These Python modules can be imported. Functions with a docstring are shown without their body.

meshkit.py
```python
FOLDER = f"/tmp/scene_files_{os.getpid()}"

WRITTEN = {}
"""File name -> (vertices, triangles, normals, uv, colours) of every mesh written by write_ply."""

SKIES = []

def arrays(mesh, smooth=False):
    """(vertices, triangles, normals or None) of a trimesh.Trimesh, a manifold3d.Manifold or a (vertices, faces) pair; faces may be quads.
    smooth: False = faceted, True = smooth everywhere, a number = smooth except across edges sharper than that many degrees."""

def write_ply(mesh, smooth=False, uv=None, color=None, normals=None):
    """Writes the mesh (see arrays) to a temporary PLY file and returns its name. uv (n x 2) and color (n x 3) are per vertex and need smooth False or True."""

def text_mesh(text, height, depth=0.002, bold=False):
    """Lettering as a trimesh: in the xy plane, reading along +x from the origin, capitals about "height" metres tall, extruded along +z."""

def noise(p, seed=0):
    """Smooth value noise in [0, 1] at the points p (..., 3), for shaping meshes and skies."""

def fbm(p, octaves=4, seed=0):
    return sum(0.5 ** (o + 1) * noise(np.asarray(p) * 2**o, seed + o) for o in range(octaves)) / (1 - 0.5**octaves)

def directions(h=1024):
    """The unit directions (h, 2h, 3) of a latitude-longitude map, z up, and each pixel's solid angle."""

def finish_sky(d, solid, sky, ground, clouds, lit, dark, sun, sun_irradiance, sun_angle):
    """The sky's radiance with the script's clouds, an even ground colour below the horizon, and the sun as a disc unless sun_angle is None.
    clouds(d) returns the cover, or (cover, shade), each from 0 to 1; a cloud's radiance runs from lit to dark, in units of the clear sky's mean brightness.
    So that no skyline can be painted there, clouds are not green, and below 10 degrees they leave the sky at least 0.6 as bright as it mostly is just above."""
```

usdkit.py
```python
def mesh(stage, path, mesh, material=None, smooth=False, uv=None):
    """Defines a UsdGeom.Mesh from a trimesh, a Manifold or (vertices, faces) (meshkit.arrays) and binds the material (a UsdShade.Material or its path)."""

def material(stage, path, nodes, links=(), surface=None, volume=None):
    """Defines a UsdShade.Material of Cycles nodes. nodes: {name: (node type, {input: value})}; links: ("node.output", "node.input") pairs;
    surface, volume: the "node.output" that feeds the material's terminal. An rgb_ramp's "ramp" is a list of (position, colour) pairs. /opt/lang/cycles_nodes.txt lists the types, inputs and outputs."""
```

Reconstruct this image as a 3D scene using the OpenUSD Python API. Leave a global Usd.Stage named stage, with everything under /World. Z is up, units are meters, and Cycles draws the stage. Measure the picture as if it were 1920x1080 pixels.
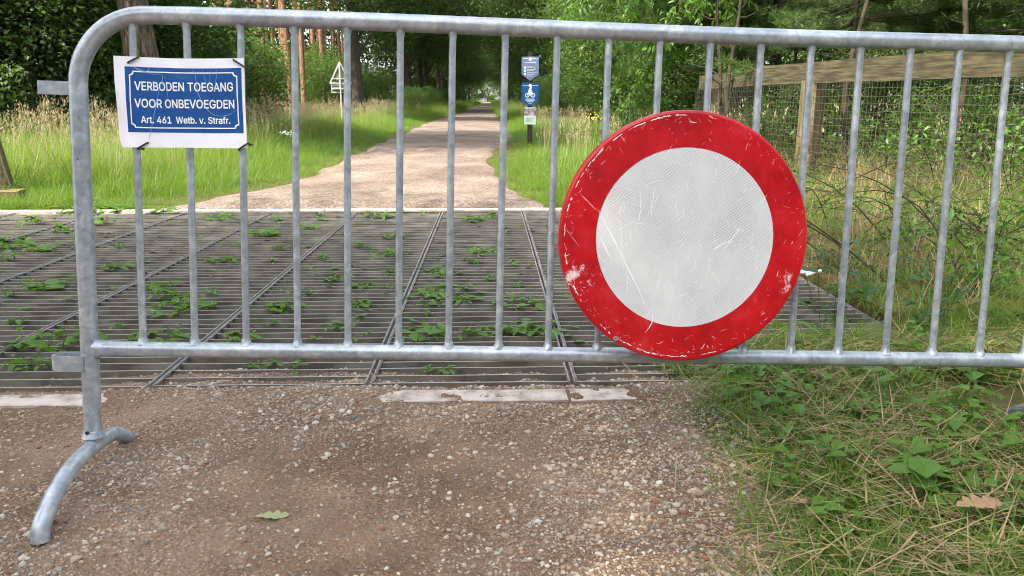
import math, numpy as np, trimesh, usdkit, meshkit
from pxr import Usd, UsdGeom, UsdLux, UsdShade, Gf, Sdf, Vt
from shapely.geometry import Polygon, Point, box as sbox, LineString
from shapely.ops import unary_union

stage = Usd.Stage.CreateInMemory()
UsdGeom.SetStageUpAxis(stage, 'Z')
UsdGeom.SetStageMetersPerUnit(stage, 1.0)
UsdGeom.Xform.Define(stage, '/World')
PI = math.pi

# ------------------------------------------------------------------ camera, sky, sun
CAM_H, TILT, YAW = 0.9, math.radians(13.76), math.radians(1.62)
cam = UsdGeom.Camera.Define(stage, '/World/camera')
cam.AddTranslateOp().Set(Gf.Vec3d(0, 0, CAM_H))
cam.AddRotateZOp().Set(-math.degrees(YAW))
cam.AddRotateXOp().Set(90 - math.degrees(TILT))
cam.CreateHorizontalApertureAttr(36.0)
cam.CreateVerticalApertureAttr(20.25)
cam.CreateFocalLengthAttr(36.0 * 1442 / 1920)
cam.CreateClippingRangeAttr(Gf.Vec2f(0.05, 2000))
cam.CreateExposureAttr(1.95)

SUN_EL, SUN_AZ = math.radians(56), math.radians(236)      # azimuth clockwise from +y: behind the camera to the left
sd = np.array([math.sin(SUN_AZ) * math.cos(SUN_EL), math.cos(SUN_AZ) * math.cos(SUN_EL), math.sin(SUN_EL)])
sun = UsdLux.DistantLight.Define(stage, '/World/sun')
sun.CreateIntensityAttr(0.75); sun.CreateAngleAttr(0.6); sun.CreateNormalizeAttr(True)
sun.CreateColorAttr(Gf.Vec3f(1.0, 0.93, 0.80))
zz = Gf.Vec3d(*map(float, sd)); xx = Gf.Cross(Gf.Vec3d(0, 0, 1), zz).GetNormalized(); yy = Gf.Cross(zz, xx)
sun.AddTransformOp().Set(Gf.Matrix4d(xx[0], xx[1], xx[2], 0, yy[0], yy[1], yy[2], 0, zz[0], zz[1], zz[2], 0, 0, 0, 0, 1))
sky = UsdLux.DomeLight.Define(stage, '/World/sky')
skym = usdkit.material(stage, '/World/Looks/sky_light', {
    's': ('sky_texture', {'sky_type': 'single_scattering', 'sun_disc': False, 'sun_elevation': SUN_EL, 'sun_rotation': SUN_AZ, 'aerosol_density': 3.0}),
    'h': ('hsv', {'saturation': 0.42, 'value': 1.25}),
    'b': ('background_shader', {'strength': 0.15})}, [('s.color', 'h.color'), ('h.color', 'b.color')], surface='b.background')
UsdShade.MaterialBindingAPI.Apply(sky.GetPrim()).Bind(skym)

# ------------------------------------------------------------------ helpers
used = {}
def path_for(name, parent=None):
    base = (str(parent.GetPath()) if parent is not None else '/World') + '/' + name
    n = used.get(base, 0); used[base] = n + 1
    return base if n == 0 else f'{base}_{n:03d}'
def tag(o, label=None, cat=None, group=None, kind=None):
    p = o.GetPrim() if hasattr(o, 'GetPrim') else o
    for k, v in (('label', label), ('category', cat), ('group', group), ('kind', kind)):
        if v: p.SetCustomDataByKey(k, v)
    return p
def obj(name, mesh, mat, parent=None, smooth=False, **kw):
    m = usdkit.mesh(stage, path_for(name, parent), mesh, mat, smooth=smooth)
    return tag(m, **kw)
def place(prim, loc=(0, 0, 0), rz=0.0, sc=1.0, rx=0.0):
    x = UsdGeom.Xformable(prim); x.ClearXformOpOrder()
    s = (sc,) * 3 if np.ndim(sc) == 0 else sc
    x.AddTranslateOp().Set(Gf.Vec3d(*map(float, loc))); x.AddRotateZOp().Set(float(math.degrees(rz)))
    x.AddRotateXOp().Set(float(math.degrees(rx))); x.AddScaleOp().Set(Gf.Vec3f(*map(float, s)))
def thing(name, label, cat, loc=(0, 0, 0), rz=0.0, sc=1.0, group=None, kind=None):
    p = UsdGeom.Xform.Define(stage, path_for(name)).GetPrim()
    place(p, loc, rz, sc)
    return tag(p, label, cat, group, kind)
def setop(prim, suffix, v):
    UsdGeom.Xformable(prim)
    prim.GetAttribute('xformOp:' + suffix).Set(v)
def copy(root, loc, rz=0.0, sc=1.0, label=None, group=None, rx=0.0):
    p = UsdGeom.Xform.Define(stage, path_for(root.GetName().rstrip('0123456789').rstrip('_'))).GetPrim()
    p.GetReferences().AddInternalReference(root.GetPath())
    p.SetInstanceable(True)
    s = (sc,) * 3 if np.ndim(sc) == 0 else sc
    x = UsdGeom.Xformable(p); x.ClearXformOpOrder()
    p.GetAttribute('xformOp:translate').Set(Gf.Vec3d(*map(float, loc))) if p.GetAttribute('xformOp:translate') else None
    place(p, loc, rz, sc, rx)
    d = dict(root.GetCustomData())
    return tag(p, label or d.get('label'), d.get('category'), group or d.get('group'))
cat = trimesh.util.concatenate
def box(c, s):
    return trimesh.creation.box(extents=s, transform=trimesh.transformations.translation_matrix(c))
def merge(parts):
    vs, fs, n = [], [], 0
    for v, f in parts:
        vs.append(v); fs.append(f + n); n += len(v)
    return np.vstack(vs), np.vstack(fs)
def tube(pts, rad, sides=10, caps=True):
    p = np.asarray(pts, float); n = len(p)
    t = np.gradient(p, axis=0); t /= np.linalg.norm(t, axis=1, keepdims=True) + 1e-12
    ref = np.array([0, 0, 1.0]) if abs(t[0, 2]) < .9 else np.array([1.0, 0, 0])
    a = np.zeros_like(p); cur = np.cross(t[0], ref); cur /= np.linalg.norm(cur)
    for i in range(n):
        cur = cur - t[i] * cur.dot(t[i]); cur /= np.linalg.norm(cur) + 1e-12; a[i] = cur
    b = np.cross(t, a); ang = np.arange(sides) * 2 * PI / sides
    r = np.broadcast_to(rad, (n,) if np.ndim(rad) < 2 else (n, sides))
    r = r[:, None] if r.ndim == 1 else r
    v = p[:, None] + r[..., None] * (np.cos(ang)[None, :, None] * a[:, None] + np.sin(ang)[None, :, None] * b[:, None])
    i, j = np.meshgrid(np.arange(n - 1), np.arange(sides), indexing='ij'); k = (j + 1) % sides
    q = np.stack([i * sides + j, i * sides + k, (i + 1) * sides + k, (i + 1) * sides + j], -1).reshape(-1, 4)
    f = np.vstack([q[:, [0, 1, 2]], q[:, [0, 2, 3]]]); v = v.reshape(-1, 3)
    if caps:
        v = np.vstack([v, p[:1], p[-1:]]); m = n * sides; j = np.arange(sides); k = (j + 1) % sides
        f = np.vstack([f, np.stack([np.full(sides, m), k, j], 1), np.stack([np.full(sides, m + 1), (n - 1) * sides + j, (n - 1) * sides + k], 1)])
    return v, f
def smoothpath(ctrl, n=40):
    from scipy.interpolate import CubicSpline
    c = np.asarray(ctrl, float); d = np.r_[0, np.cumsum(np.linalg.norm(np.diff(c, axis=0), axis=1))]
    return CubicSpline(d, c)(np.linspace(0, d[-1], n))
def norm(a): return a / (np.linalg.norm(a, axis=-1, keepdims=True) + 1e-12)
def leaves(P, D, N, L, W, kind='diamond', fold=.18, droop=.0):
    """Many leaves as one mesh: base points P, directions D, normals N, length L, width W."""
    P = np.asarray(P, float); n = len(P); D = norm(D); S = norm(np.cross(D, N)); N = np.cross(S, D)
    L = np.broadcast_to(L, (n,))[:, None]; W = np.broadcast_to(W, (n,))[:, None] * .5
    up = N * fold * W * 2
    if kind == 'diamond':
        v = np.stack([P, P + D * L * .45 + S * W + up, P + D * L - N * droop * L, P + D * L * .45 - S * W + up], 1)
        f = np.array([[0, 1, 2], [0, 2, 3]])
    else:
        m1, m2 = P + D * L * .3, P + D * L * .68 - N * droop * L * .4
        v = np.stack([P, m1 + S * W * .92 + up, m1, m1 - S * W * .92 + up, m2 + S * W * .72 + up * .8, m2, m2 - S * W * .72 + up * .8, P + D * L - N * droop * L], 1)
        f = np.array([[0, 2, 1], [0, 3, 2], [1, 2, 5], [1, 5, 4], [2, 3, 6], [2, 6, 5], [4, 5, 7], [5, 6, 7]])
    k = v.shape[1]
    return v.reshape(-1, 3), (f[None] + (np.arange(n) * k)[:, None, None]).reshape(-1, 3)
def blades(P, az, lean, L, W, curve, segs=4):
    """Grass blades: tapering bent strips."""
    n = len(P); t = np.linspace(0, 1, segs + 1)
    d = np.stack([np.cos(az), np.sin(az), np.zeros(n)], 1); s = np.stack([-np.sin(az), np.cos(az), np.zeros(n)], 1)
    ang = lean[:, None] + curve[:, None] * t[None]
    st = (L / segs)[:, None]
    dx = np.cumsum(np.sin(ang) * st, 1) - np.sin(ang[:, :1]) * st; dz = np.cumsum(np.cos(ang) * st, 1) - np.cos(ang[:, :1]) * st
    c = P[:, None] + d[:, None] * dx[..., None] + np.array([0, 0, 1.0]) * dz[..., None]
    w = (W[:, None] * (1 - t ** 1.6)[None] * .5 + 2e-4)[..., None]
    v = np.stack([c - s[:, None] * w, c + s[:, None] * w], 2).reshape(n, -1, 3)
    f = []
    for i in range(segs):
        a = 2 * i; f += [[a, a + 1, a + 3], [a, a + 3, a + 2]]
    f = np.array(f)
    return v.reshape(-1, 3), (f[None] + (np.arange(n) * v.shape[1])[:, None, None]).reshape(-1, 3)
def instancer(name, protos, pos, quat, scale, idx, parent=None, **kw):
    """protos: list of (name, mesh, material). quat: (n,4) as w,x,y,z."""
    p = path_for(name, parent)
    inst = UsdGeom.PointInstancer.Define(stage, p)
    for i, (nm, me, ma) in enumerate(protos):
        m = usdkit.mesh(stage, f'{p}/{nm}' + (f'_{i:03d}' if i else ''), me, ma)
        inst.CreatePrototypesRel().AddTarget(m.GetPath())
    inst.CreatePositionsAttr(Vt.Vec3fArray.FromNumpy(np.asarray(pos, np.float32)))
    inst.CreateOrientationsAttr(Vt.QuathArray([Gf.Quath(float(a), float(b), float(c), float(d)) for a, b, c, d in quat]))
    s = np.asarray(scale, np.float32); s = np.repeat(s[:, None], 3, 1) if s.ndim == 1 else s
    inst.CreateScalesAttr(Vt.Vec3fArray.FromNumpy(s))
    inst.CreateProtoIndicesAttr(Vt.IntArray.FromNumpy(np.asarray(idx, np.int32)))
    return tag(inst, **kw)
def quat_z(a): return np.stack([np.cos(a / 2), 0 * a, 0 * a, np.sin(a / 2)], 1)
def quat_rand(rng, n):
    q = rng.normal(size=(n, 4)); return norm(q)
def sstep(a, b, x):
    t = np.clip((x - a) / (b - a), 0, 1); return t * t * (3 - 2 * t)

# ------------------------------------------------------------------ materials
def M(name, nodes, links, surface='p.BSDF'): return usdkit.material(stage, '/World/Looks/' + name, nodes, links, surface=surface)
def noisy(name, stops, scale=6, rough=.8, detail=6, bump=0.0, bscale=None, dist=.01, metallic=0.0, spec=.3, stretch=None, nrough=.6):
    nd = {'t': ('texture_coordinate', {}), 'n': ('noise_texture', {'scale': scale, 'detail': detail, 'roughness': nrough}),
          'r': ('rgb_ramp', {'ramp': stops}), 'p': ('principled_bsdf', {'roughness': rough, 'metallic': metallic, 'specular_ior_level': spec})}
    src = 't.object'; lk = []
    if stretch:
        nd['m'] = ('mapping', {'scale': stretch}); lk += [('t.object', 'm.vector')]; src = 'm.vector'
    lk += [(src, 'n.vector'), ('n.fac', 'r.fac'), ('r.color', 'p.base_color')]
    if bump:
        nd['n2'] = ('noise_texture', {'scale': bscale or scale * 3, 'detail': 5, 'roughness': .65}); nd['b'] = ('bump', {'strength': bump, 'distance': dist})
        lk += [(src, 'n2.vector'), ('n2.fac', 'b.height'), ('b.normal', 'p.normal')]
    return M(name, nd, lk)
def leafmat(name, stops, trans=.4, rough=.5, tint=(1.25, 1.3, .5)):
    stops = [(a, tuple(min(c * 1.55, .85) for c in b)) for a, b in stops]      # the closure mix below halves what is reflected and what passes through
    return M(name, {'g': ('geometry', {}), 'r': ('rgb_ramp', {'ramp': stops}), 'p': ('principled_bsdf', {'roughness': rough, 'specular_ior_level': .35}),
                    'tc': ('mix', {'mix_type': 'multiply', 'fac': 1.0, 'color2': tint}), 't': ('translucent_bsdf', {}), 'x': ('mix_closure', {'fac': trans})},
             [('g.random_per_island', 'r.fac'), ('r.color', 'p.base_color'), ('r.color', 'tc.color1'), ('tc.color', 't.color'), ('p.BSDF', 'x.closure1'), ('t.BSDF', 'x.closure2')], 'x.closure')

galv = M('galvanised_steel', {
    't': ('texture_coordinate', {}), 'n': ('noise_texture', {'scale': 38, 'detail': 4, 'roughness': .6, 'distortion': .6}), 'v': ('voronoi_texture', {'scale': 120}),
    'r': ('rgb_ramp', {'ramp': [(0, (.26, .29, .315)), (.42, (.345, .38, .41)), (.55, (.40, .435, .465)), (.63, (.51, .54, .565)), (.69, (.41, .445, .475)), (1, (.46, .49, .52))]}),
    'n3': ('noise_texture', {'scale': 9, 'detail': 3}), 'r3': ('rgb_ramp', {'ramp': [(0.3, (.82, .83, .85)), (.7, (1, 1, 1))]}), 'mx': ('mix', {'mix_type': 'multiply', 'fac': 1.0}),
    'rr': ('map_range', {'from_min': .3, 'from_max': .7, 'to_min': .30, 'to_max': .50}),
    'b': ('bump', {'strength': .12, 'distance': .002}), 'p': ('principled_bsdf', {'metallic': .62, 'specular_ior_level': .5})},
    [('t.object', 'n.vector'), ('t.object', 'v.vector'), ('t.object', 'n3.vector'), ('n.fac', 'r.fac'), ('n3.fac', 'r3.fac'), ('r.color', 'mx.color1'), ('r3.color', 'mx.color2'), ('mx.color', 'p.base_color'),
     ('n.fac', 'rr.value'), ('rr.result', 'p.roughness'), ('n.fac', 'b.height'), ('b.normal', 'p.normal')])
galv_old = noisy('weathered_galvanised', [(.35, (.07, .085, .08)), (.65, (.13, .15, .14))], 20, .55, metallic=.2)
grate_steel = M('dusty_grating_steel', {'t': ('texture_coordinate', {}), 'g': ('geometry', {}), 'n': ('noise_texture', {'scale': 7, 'detail': 6}), 'r': ('rgb_ramp', {'ramp': [(.36, (.078, .068, .052)), (.5, (.13, .117, .094)), (.64, (.18, .165, .138))]}),
    'sp': ('separate_xyz', {}), 'mr': ('map_range', {'from_min': .7, 'from_max': .95, 'to_min': 0, 'to_max': .9}), 'mx': ('mix', {'color2': (.36, .35, .325)}), 'p': ('principled_bsdf', {'roughness': .6, 'metallic': .1})},
    [('t.object', 'n.vector'), ('n.fac', 'r.fac'), ('g.normal', 'sp.vector'), ('sp.z', 'mr.value'), ('mr.result', 'mx.fac'), ('r.color', 'mx.color1'), ('mx.color', 'p.base_color')])   # dusty sides, tops worn bright by wheels
grate_trim = noisy('grating_strip_steel', [(.3, (.15, .142, .13)), (.7, (.27, .26, .245))], 30, .5, metallic=.3, bump=.5, bscale=160, dist=.004)
concrete = noisy('pale_concrete', [(.36, (.26, .205, .165)), (.5, (.42, .355, .305)), (.62, (.50, .435, .385))], 14, .9, bump=.35, bscale=60, dist=.004)
timber = noisy('weathered_timber', [(.40, (.055, .042, .021)), (.5, (.105, .082, .04)), (.60, (.15, .12, .062))], 3, .85, stretch=(14, 14, 1.2), bump=.4, bscale=9, dist=.006)
timber_h = noisy('weathered_rail_timber', [(.40, (.026, .022, .011)), (.5, (.052, .044, .021)), (.60, (.085, .07, .036))], 3, .85, stretch=(1.2, 14, 14), bump=.4, bscale=9, dist=.006)
sleeper_m = noisy('orange_brown_timber', [(.38, (.12, .072, .034)), (.62, (.21, .135, .066))], 4, .9, stretch=(2, 12, 12), bump=.5)
bark = noisy('oak_bark', [(.38, (.045, .032, .02)), (.5, (.12, .088, .056)), (.62, (.20, .155, .10))], 6, .95, stretch=(4, 4, .6), bump=1.0, bscale=6, dist=.12)
bark_dark = noisy('dark_bark', [(.4, (.03, .025, .017)), (.7, (.085, .07, .05))], 6, .95, stretch=(4, 4, .7), bump=.8, bscale=8, dist=.04)
pinebark = noisy('pine_bark', [(.38, (.11, .055, .032)), (.5, (.22, .115, .065)), (.64, (.32, .18, .105))], 5, .9, stretch=(4, 4, 1.2), bump=.8, bscale=8, dist=.03)
twig = noisy('brown_twig', [(.40, (.022, .018, .011)), (.60, (.06, .047, .027))], 10, .9)
black_plastic = M('black_plastic', {'p': ('principled_bsdf', {'base_color': (.012, .012, .013), 'roughness': .35})}, [])
dark_post = noisy('dark_recycled_post', [(.3, (.016, .014, .011)), (.7, (.04, .036, .03))], 12, .6)
wire_m = noisy('rusty_wire', [(.3, (.075, .065, .05)), (.7, (.15, .135, .11))], 30, .6, metallic=.4)

L_beech = leafmat('beech_leaves', [(0, (.045, .08, .02)), (.5, (.095, .155, .036)), (.85, (.145, .215, .055)), (1, (.21, .27, .085))], .46)
L_oak = leafmat('oak_leaves', [(0, (.026, .050, .010)), (.5, (.050, .088, .018)), (.9, (.085, .13, .03)), (1, (.13, .165, .05))], .42)
L_light = leafmat('light_shrub_leaves', [(0, (.04, .072, .014)), (.5, (.075, .125, .026)), (1, (.13, .18, .05))], .42)
L_cherry = leafmat('cherry_leaves', [(0, (.05, .10, .016)), (.5, (.085, .15, .028)), (1, (.14, .21, .05))], .45, .35)
L_needle = leafmat('pine_needles', [(0, (.04, .066, .018)), (.5, (.075, .11, .03)), (1, (.13, .165, .055))], .3)
L_herb = leafmat('herb_leaves', [(0, (.055, .115, .016)), (.5, (.095, .17, .028)), (1, (.16, .23, .05))], .4, .4)
L_herbdark = leafmat('dark_herb_leaves', [(0, (.022, .052, .012)), (.6, (.04, .085, .02)), (1, (.075, .13, .03))], .35, .38)
L_bramble = leafmat('bramble_leaves', [(0, (.032, .055, .012)), (.5, (.06, .10, .02)), (.85, (.10, .15, .03)), (1, (.20, .19, .05))], .42)
G_lush = leafmat('lush_grass', [(0, (.07, .115, .016)), (.5, (.12, .175, .026)), (.85, (.175, .22, .045)), (1, (.25, .25, .09))], .45, .5)
G_tall = leafmat('tall_grass', [(0, (.085, .125, .022)), (.5, (.15, .18, .04)), (.85, (.22, .22, .08)), (1, (.32, .28, .14))], .42, .55)
G_verge = leafmat('verge_grass', [(0, (.075, .125, .02)), (.4, (.13, .18, .035)), (.58, (.20, .21, .06)), (.68, (.36, .30, .14)), (1, (.55, .46, .26))], .35, .5)
G_straw = leafmat('straw', [(0, (.22, .16, .085)), (.5, (.36, .28, .15)), (1, (.52, .43, .26))], .25, .6, (1, 1, .9))
seed_m = leafmat('grass_seed_heads', [(0, (.24, .20, .11)), (1, (.42, .36, .21))], .3, .7, (1, 1, .9))
dead_m = leafmat('dead_leaf', [(0, (.20, .125, .07)), (1, (.30, .20, .12))], .2, .6, (1, .9, .7))
pale_leaf_m = leafmat('fading_oak_leaf', [(0, (.20, .22, .10)), (1, (.26, .28, .13))], .2, .6, (1, 1, .7))

# ------------------------------------------------------------------ ground
GX0, GX1, GY0, GY1 = -5.4, 1.62, 2.375, 6.355        # the cattle grid's rectangle
def hgt(x, y):
    p = np.stack([x, y, 0 * x], -1)
    h = (meshkit.fbm(p * .35, 3, 5) - .5) * .12 * sstep(7, 12, np.hypot(x, y)) + (meshkit.fbm(p * 3., 3, 9) - .5) * .03
    edge = .74 - .18 * sstep(2.1, 1.2, y) + .06 * np.sin(y * 5.)
    verge = sstep(edge - .12, edge + .75, x) * sstep(3.2, 2.5, y)
    track = (1 - sstep(edge - .35, edge - .02, x)) * sstep(2.75, 2.6, y) * sstep(-9, -8, x)
    pit = ((x > GX0) & (x < GX1) & (y > 2.72) & (y < GY1)).astype(float)
    far = sstep(1.3, 2.2, x) * sstep(2.4, 3.0, y) * sstep(9, 7, y)
    h = h + verge * .04 - track * .05 + far * .10
    return np.where(pit > 0, -.55, h)
def axis(fine0, fine1, step, mid0, mid1, mstep, lo, hi):
    a = np.arange(fine0, fine1, step); b = np.arange(fine1, mid1, mstep); c = np.arange(mid0, fine0, mstep)
    o = mid1 * (hi / mid1) ** np.linspace(0, 1, 26) if mid1 > 0 else []
    u = -((-mid0) * ((lo / mid0)) ** np.linspace(0, 1, 26)[::-1])
    return np.unique(np.round(np.r_[u, c, a, b, o], 5))
def sheet(xs, ys, fn):
    X, Y = np.meshgrid(xs, ys, indexing='ij'); Z = fn(X, Y)
    v = np.stack([X, Y, Z], -1).reshape(-1, 3); ny = len(ys)
    i, j = np.meshgrid(np.arange(len(xs) - 1), np.arange(ny - 1), indexing='ij'); a = i * ny + j
    q = np.stack([a, a + ny, a + ny + 1, a + 1], -1).reshape(-1, 4)
    return v, q
soil = M('forest_soil', {'g': ('geometry', {}), 'n': ('noise_texture', {'scale': 2.2, 'detail': 8, 'roughness': .7}), 'n2': ('noise_texture', {'scale': 30, 'detail': 5, 'roughness': .7}),
    'r': ('rgb_ramp', {'ramp': [(.3, (.055, .042, .022)), (.5, (.085, .075, .03)), (.7, (.10, .105, .035))]}), 'r2': ('rgb_ramp', {'ramp': [(.3, (.55, .5, .45)), (.7, (1.3, 1.25, 1.1))]}),
    'm': ('mix', {'mix_type': 'multiply', 'fac': 1.0}), 'b': ('bump', {'strength': .8, 'distance': .03}), 'p': ('principled_bsdf', {'roughness': .95, 'specular_ior_level': .15})},
    [('g.position', 'n.vector'), ('g.position', 'n2.vector'), ('n.fac', 'r.fac'), ('n2.fac', 'r2.fac'), ('r.color', 'm.color1'), ('r2.color', 'm.color2'), ('m.color', 'p.base_color'), ('n2.fac', 'b.height'), ('b.normal', 'p.normal')])
ground = obj('ground', sheet(axis(-3, 3, .05, -16, 16, .4, -260, 260), axis(-1, 3.4, .05, -16, 24, .3, -120, 420), hgt), soil, smooth=True, kind='structure')

# gravel: sandy fines, with grit as relief and colour, stones scattered on top
gravel_m = M('sandy_gravel', {'g': ('geometry', {}),
    'n': ('noise_texture', {'scale': 1.7, 'detail': 5, 'roughness': .6}), 'r': ('rgb_ramp', {'ramp': [(.36, (.160, .103, .068)), (.5, (.225, .151, .102)), (.63, (.30, .21, .148))]}),
    'v': ('voronoi_texture', {'scale': 190}), 'sc': ('separate_color', {}), 'r2': ('rgb_ramp', {'ramp': [(0, (.62, .58, .55)), (.6, (.92, .9, .88)), (.85, (1.15, 1.13, 1.1)), (1, (1.9, 1.9, 1.9))]}), 'm': ('mix', {'mix_type': 'multiply'}),
    'nm': ('noise_texture', {'scale': 3.1, 'detail': 4}), 'rm': ('map_range', {'from_min': .40, 'from_max': .60, 'to_min': .25, 'to_max': 1.0}), 'v2': ('voronoi_texture', {'scale': 95}), 'n2': ('noise_texture', {'scale': 55, 'detail': 6, 'roughness': .75}), 'a': ('math', {'math_type': 'subtract'}),
    'b': ('bump', {'strength': 1.0, 'distance': .010}), 'p': ('principled_bsdf', {'roughness': .92, 'specular_ior_level': .2})},
    [('g.position', 'n.vector'), ('g.position', 'v.vector'), ('g.position', 'v2.vector'), ('g.position', 'n2.vector'), ('n.fac', 'r.fac'), ('v.color', 'sc.color'), ('sc.r', 'r2.fac'), ('r.color', 'm.color1'), ('r2.color', 'm.color2'),
     ('m.color', 'p.base_color'), ('g.position', 'nm.vector'), ('nm.fac', 'rm.value'), ('rm.result', 'm.fac'), ('n2.fac', 'a.value1'), ('v2.distance', 'a.value2'), ('a.value', 'b.height'), ('b.normal', 'p.normal')])
def ghgt(x, y):
    p = np.stack([x, y, 0 * x], -1)
    h = (meshkit.fbm(p * 1.6, 3, 21) - .5) * .030 + (meshkit.fbm(p * 14, 3, 22) - .5) * .012
    h += (meshkit.noise(p * 60, 23) - .5) * .004 * (y < 2.8)
    bare = np.maximum(sstep(-1.10, -1.26, x), sstep(-.42, -.20, x) * sstep(.52, .38, x)) * sstep(2.12, 2.2, y)   # where the concrete edge shows
    cover = sstep(2.12, 2.22, y) * (1 - bare) * .006
    h = h * (1 - sstep(2.1, 2.2, y) * .6) - .004 * bare * (.3 + 1.4 * meshkit.fbm(p * 9, 3, 41)) + cover + (meshkit.fbm(p * 15, 4, 42) - .5) * .018 * sstep(2.15, 2.2, y) - .0030
    foot = .018 * np.exp(-(((x + .98) / .09) ** 2 + ((y - 2.08) / .10) ** 2)) - .012 * np.exp(-(((x + .96) / .10) ** 2 + ((y - 1.46) / .09) ** 2))
    h = h + foot - sstep(2.33, 2.40, y) * .018 - sstep(2.54, 2.7, y) * .09
    return h
gx = np.unique(np.round(np.r_[np.linspace(-9, -2.2, 60), np.arange(-2.2, 1.25, .009)], 4)); gy = np.unique(np.round(np.r_[np.linspace(-6, .9, 50), np.arange(.9, 2.9, .009)], 4))
gravel = obj('gravel_track', sheet(gx, gy, ghgt), gravel_m, smooth=True, kind='structure')

# path beyond the grid
path_m = M('reddish_path_gravel', {'g': ('geometry', {}),
    'n': ('noise_texture', {'scale': .9, 'detail': 6, 'roughness': .65}), 'r': ('rgb_ramp', {'ramp': [(.38, (.130, .100, .080)), (.5, (.175, .140, .115)), (.63, (.22, .182, .152))]}),
    'v': ('voronoi_texture', {'scale': 70}), 'sc': ('separate_color', {}), 'r2': ('rgb_ramp', {'ramp': [(0, (.6, .57, .55)), (.6, (.95, .93, .9)), (1, (1.45, 1.4, 1.35))]}), 'm': ('mix', {'mix_type': 'multiply', 'fac': 1.0}),
    'b': ('bump', {'strength': .6, 'distance': .012}), 'p': ('principled_bsdf', {'roughness': .95, 'specular_ior_level': .15})},
    [('g.position', 'n.vector'), ('g.position', 'v.vector'), ('n.fac', 'r.fac'), ('v.color', 'sc.color'), ('sc.r', 'r2.fac'), ('r.color', 'm.color1'), ('r2.color', 'm.color2'), ('m.color', 'p.base_color'), ('v.distance', 'b.height'), ('b.normal', 'p.normal')])
def p_left(y): return np.interp(y, [6.4, 7.2, 8.2, 9.5, 13, 20, 60, 400], [-2.85, -2.6, -2.3, -2.15, -2.25, -2.4, -2.3, -2.2])
def p_right(y): return np.interp(y, [6.4, 7.0, 8.2, 9.4, 11, 13, 16, 20, 24, 60, 400], [.55, .45, .25, .12, .05, .1, .35, .6, .5, .6, .8])
ys = np.unique(np.r_[np.arange(6.30, 24, .12), 24 * (380 / 24) ** np.linspace(0, 1, 60)]); us = np.linspace(0, 1, 29)
Yp, Up = np.meshgrid(ys, us, indexing='ij')
pp3 = np.stack([Up * 3, Yp, 0 * Yp], -1)
wob = (meshkit.fbm(np.stack([0 * Yp, Yp * .9, Up * 1.5], -1), 3, 31) - .5) * .35
Xp = p_left(Yp) + (p_right(Yp) - p_left(Yp)) * Up + wob * (np.abs(Up - .5) * 2)
Zp = np.maximum(hgt(Xp, np.maximum(Yp, 6.4)) * (Yp > 6.5), -.01) + .022 + .03 * (1 - (2 * Up - 1) ** 2) - .045 * (np.abs(2 * Up - 1) > .97)
Zp = np.where(Yp < 6.6, .004 + .0 * Zp, Zp)
vv = np.stack([Xp, Yp, Zp], -1).reshape(-1, 3); nu = len(us)
i, j = np.meshgrid(np.arange(len(ys) - 1), np.arange(nu - 1), indexing='ij'); a = i * nu + j
obj('path', (vv, np.stack([a, a + 1, a + nu + 1, a + nu], -1).reshape(-1, 4)), path_m, smooth=True, kind='structure')
obj('pit_floor', sheet(np.linspace(GX0 + .02, GX1 - .02, 30), np.linspace(2.74, GY1, 20), lambda x, y: -.30 + .06 * meshkit.fbm(np.stack([x, y, 0 * x], -1) * 2, 3, 3)), soil, smooth=True, kind='structure')

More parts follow.
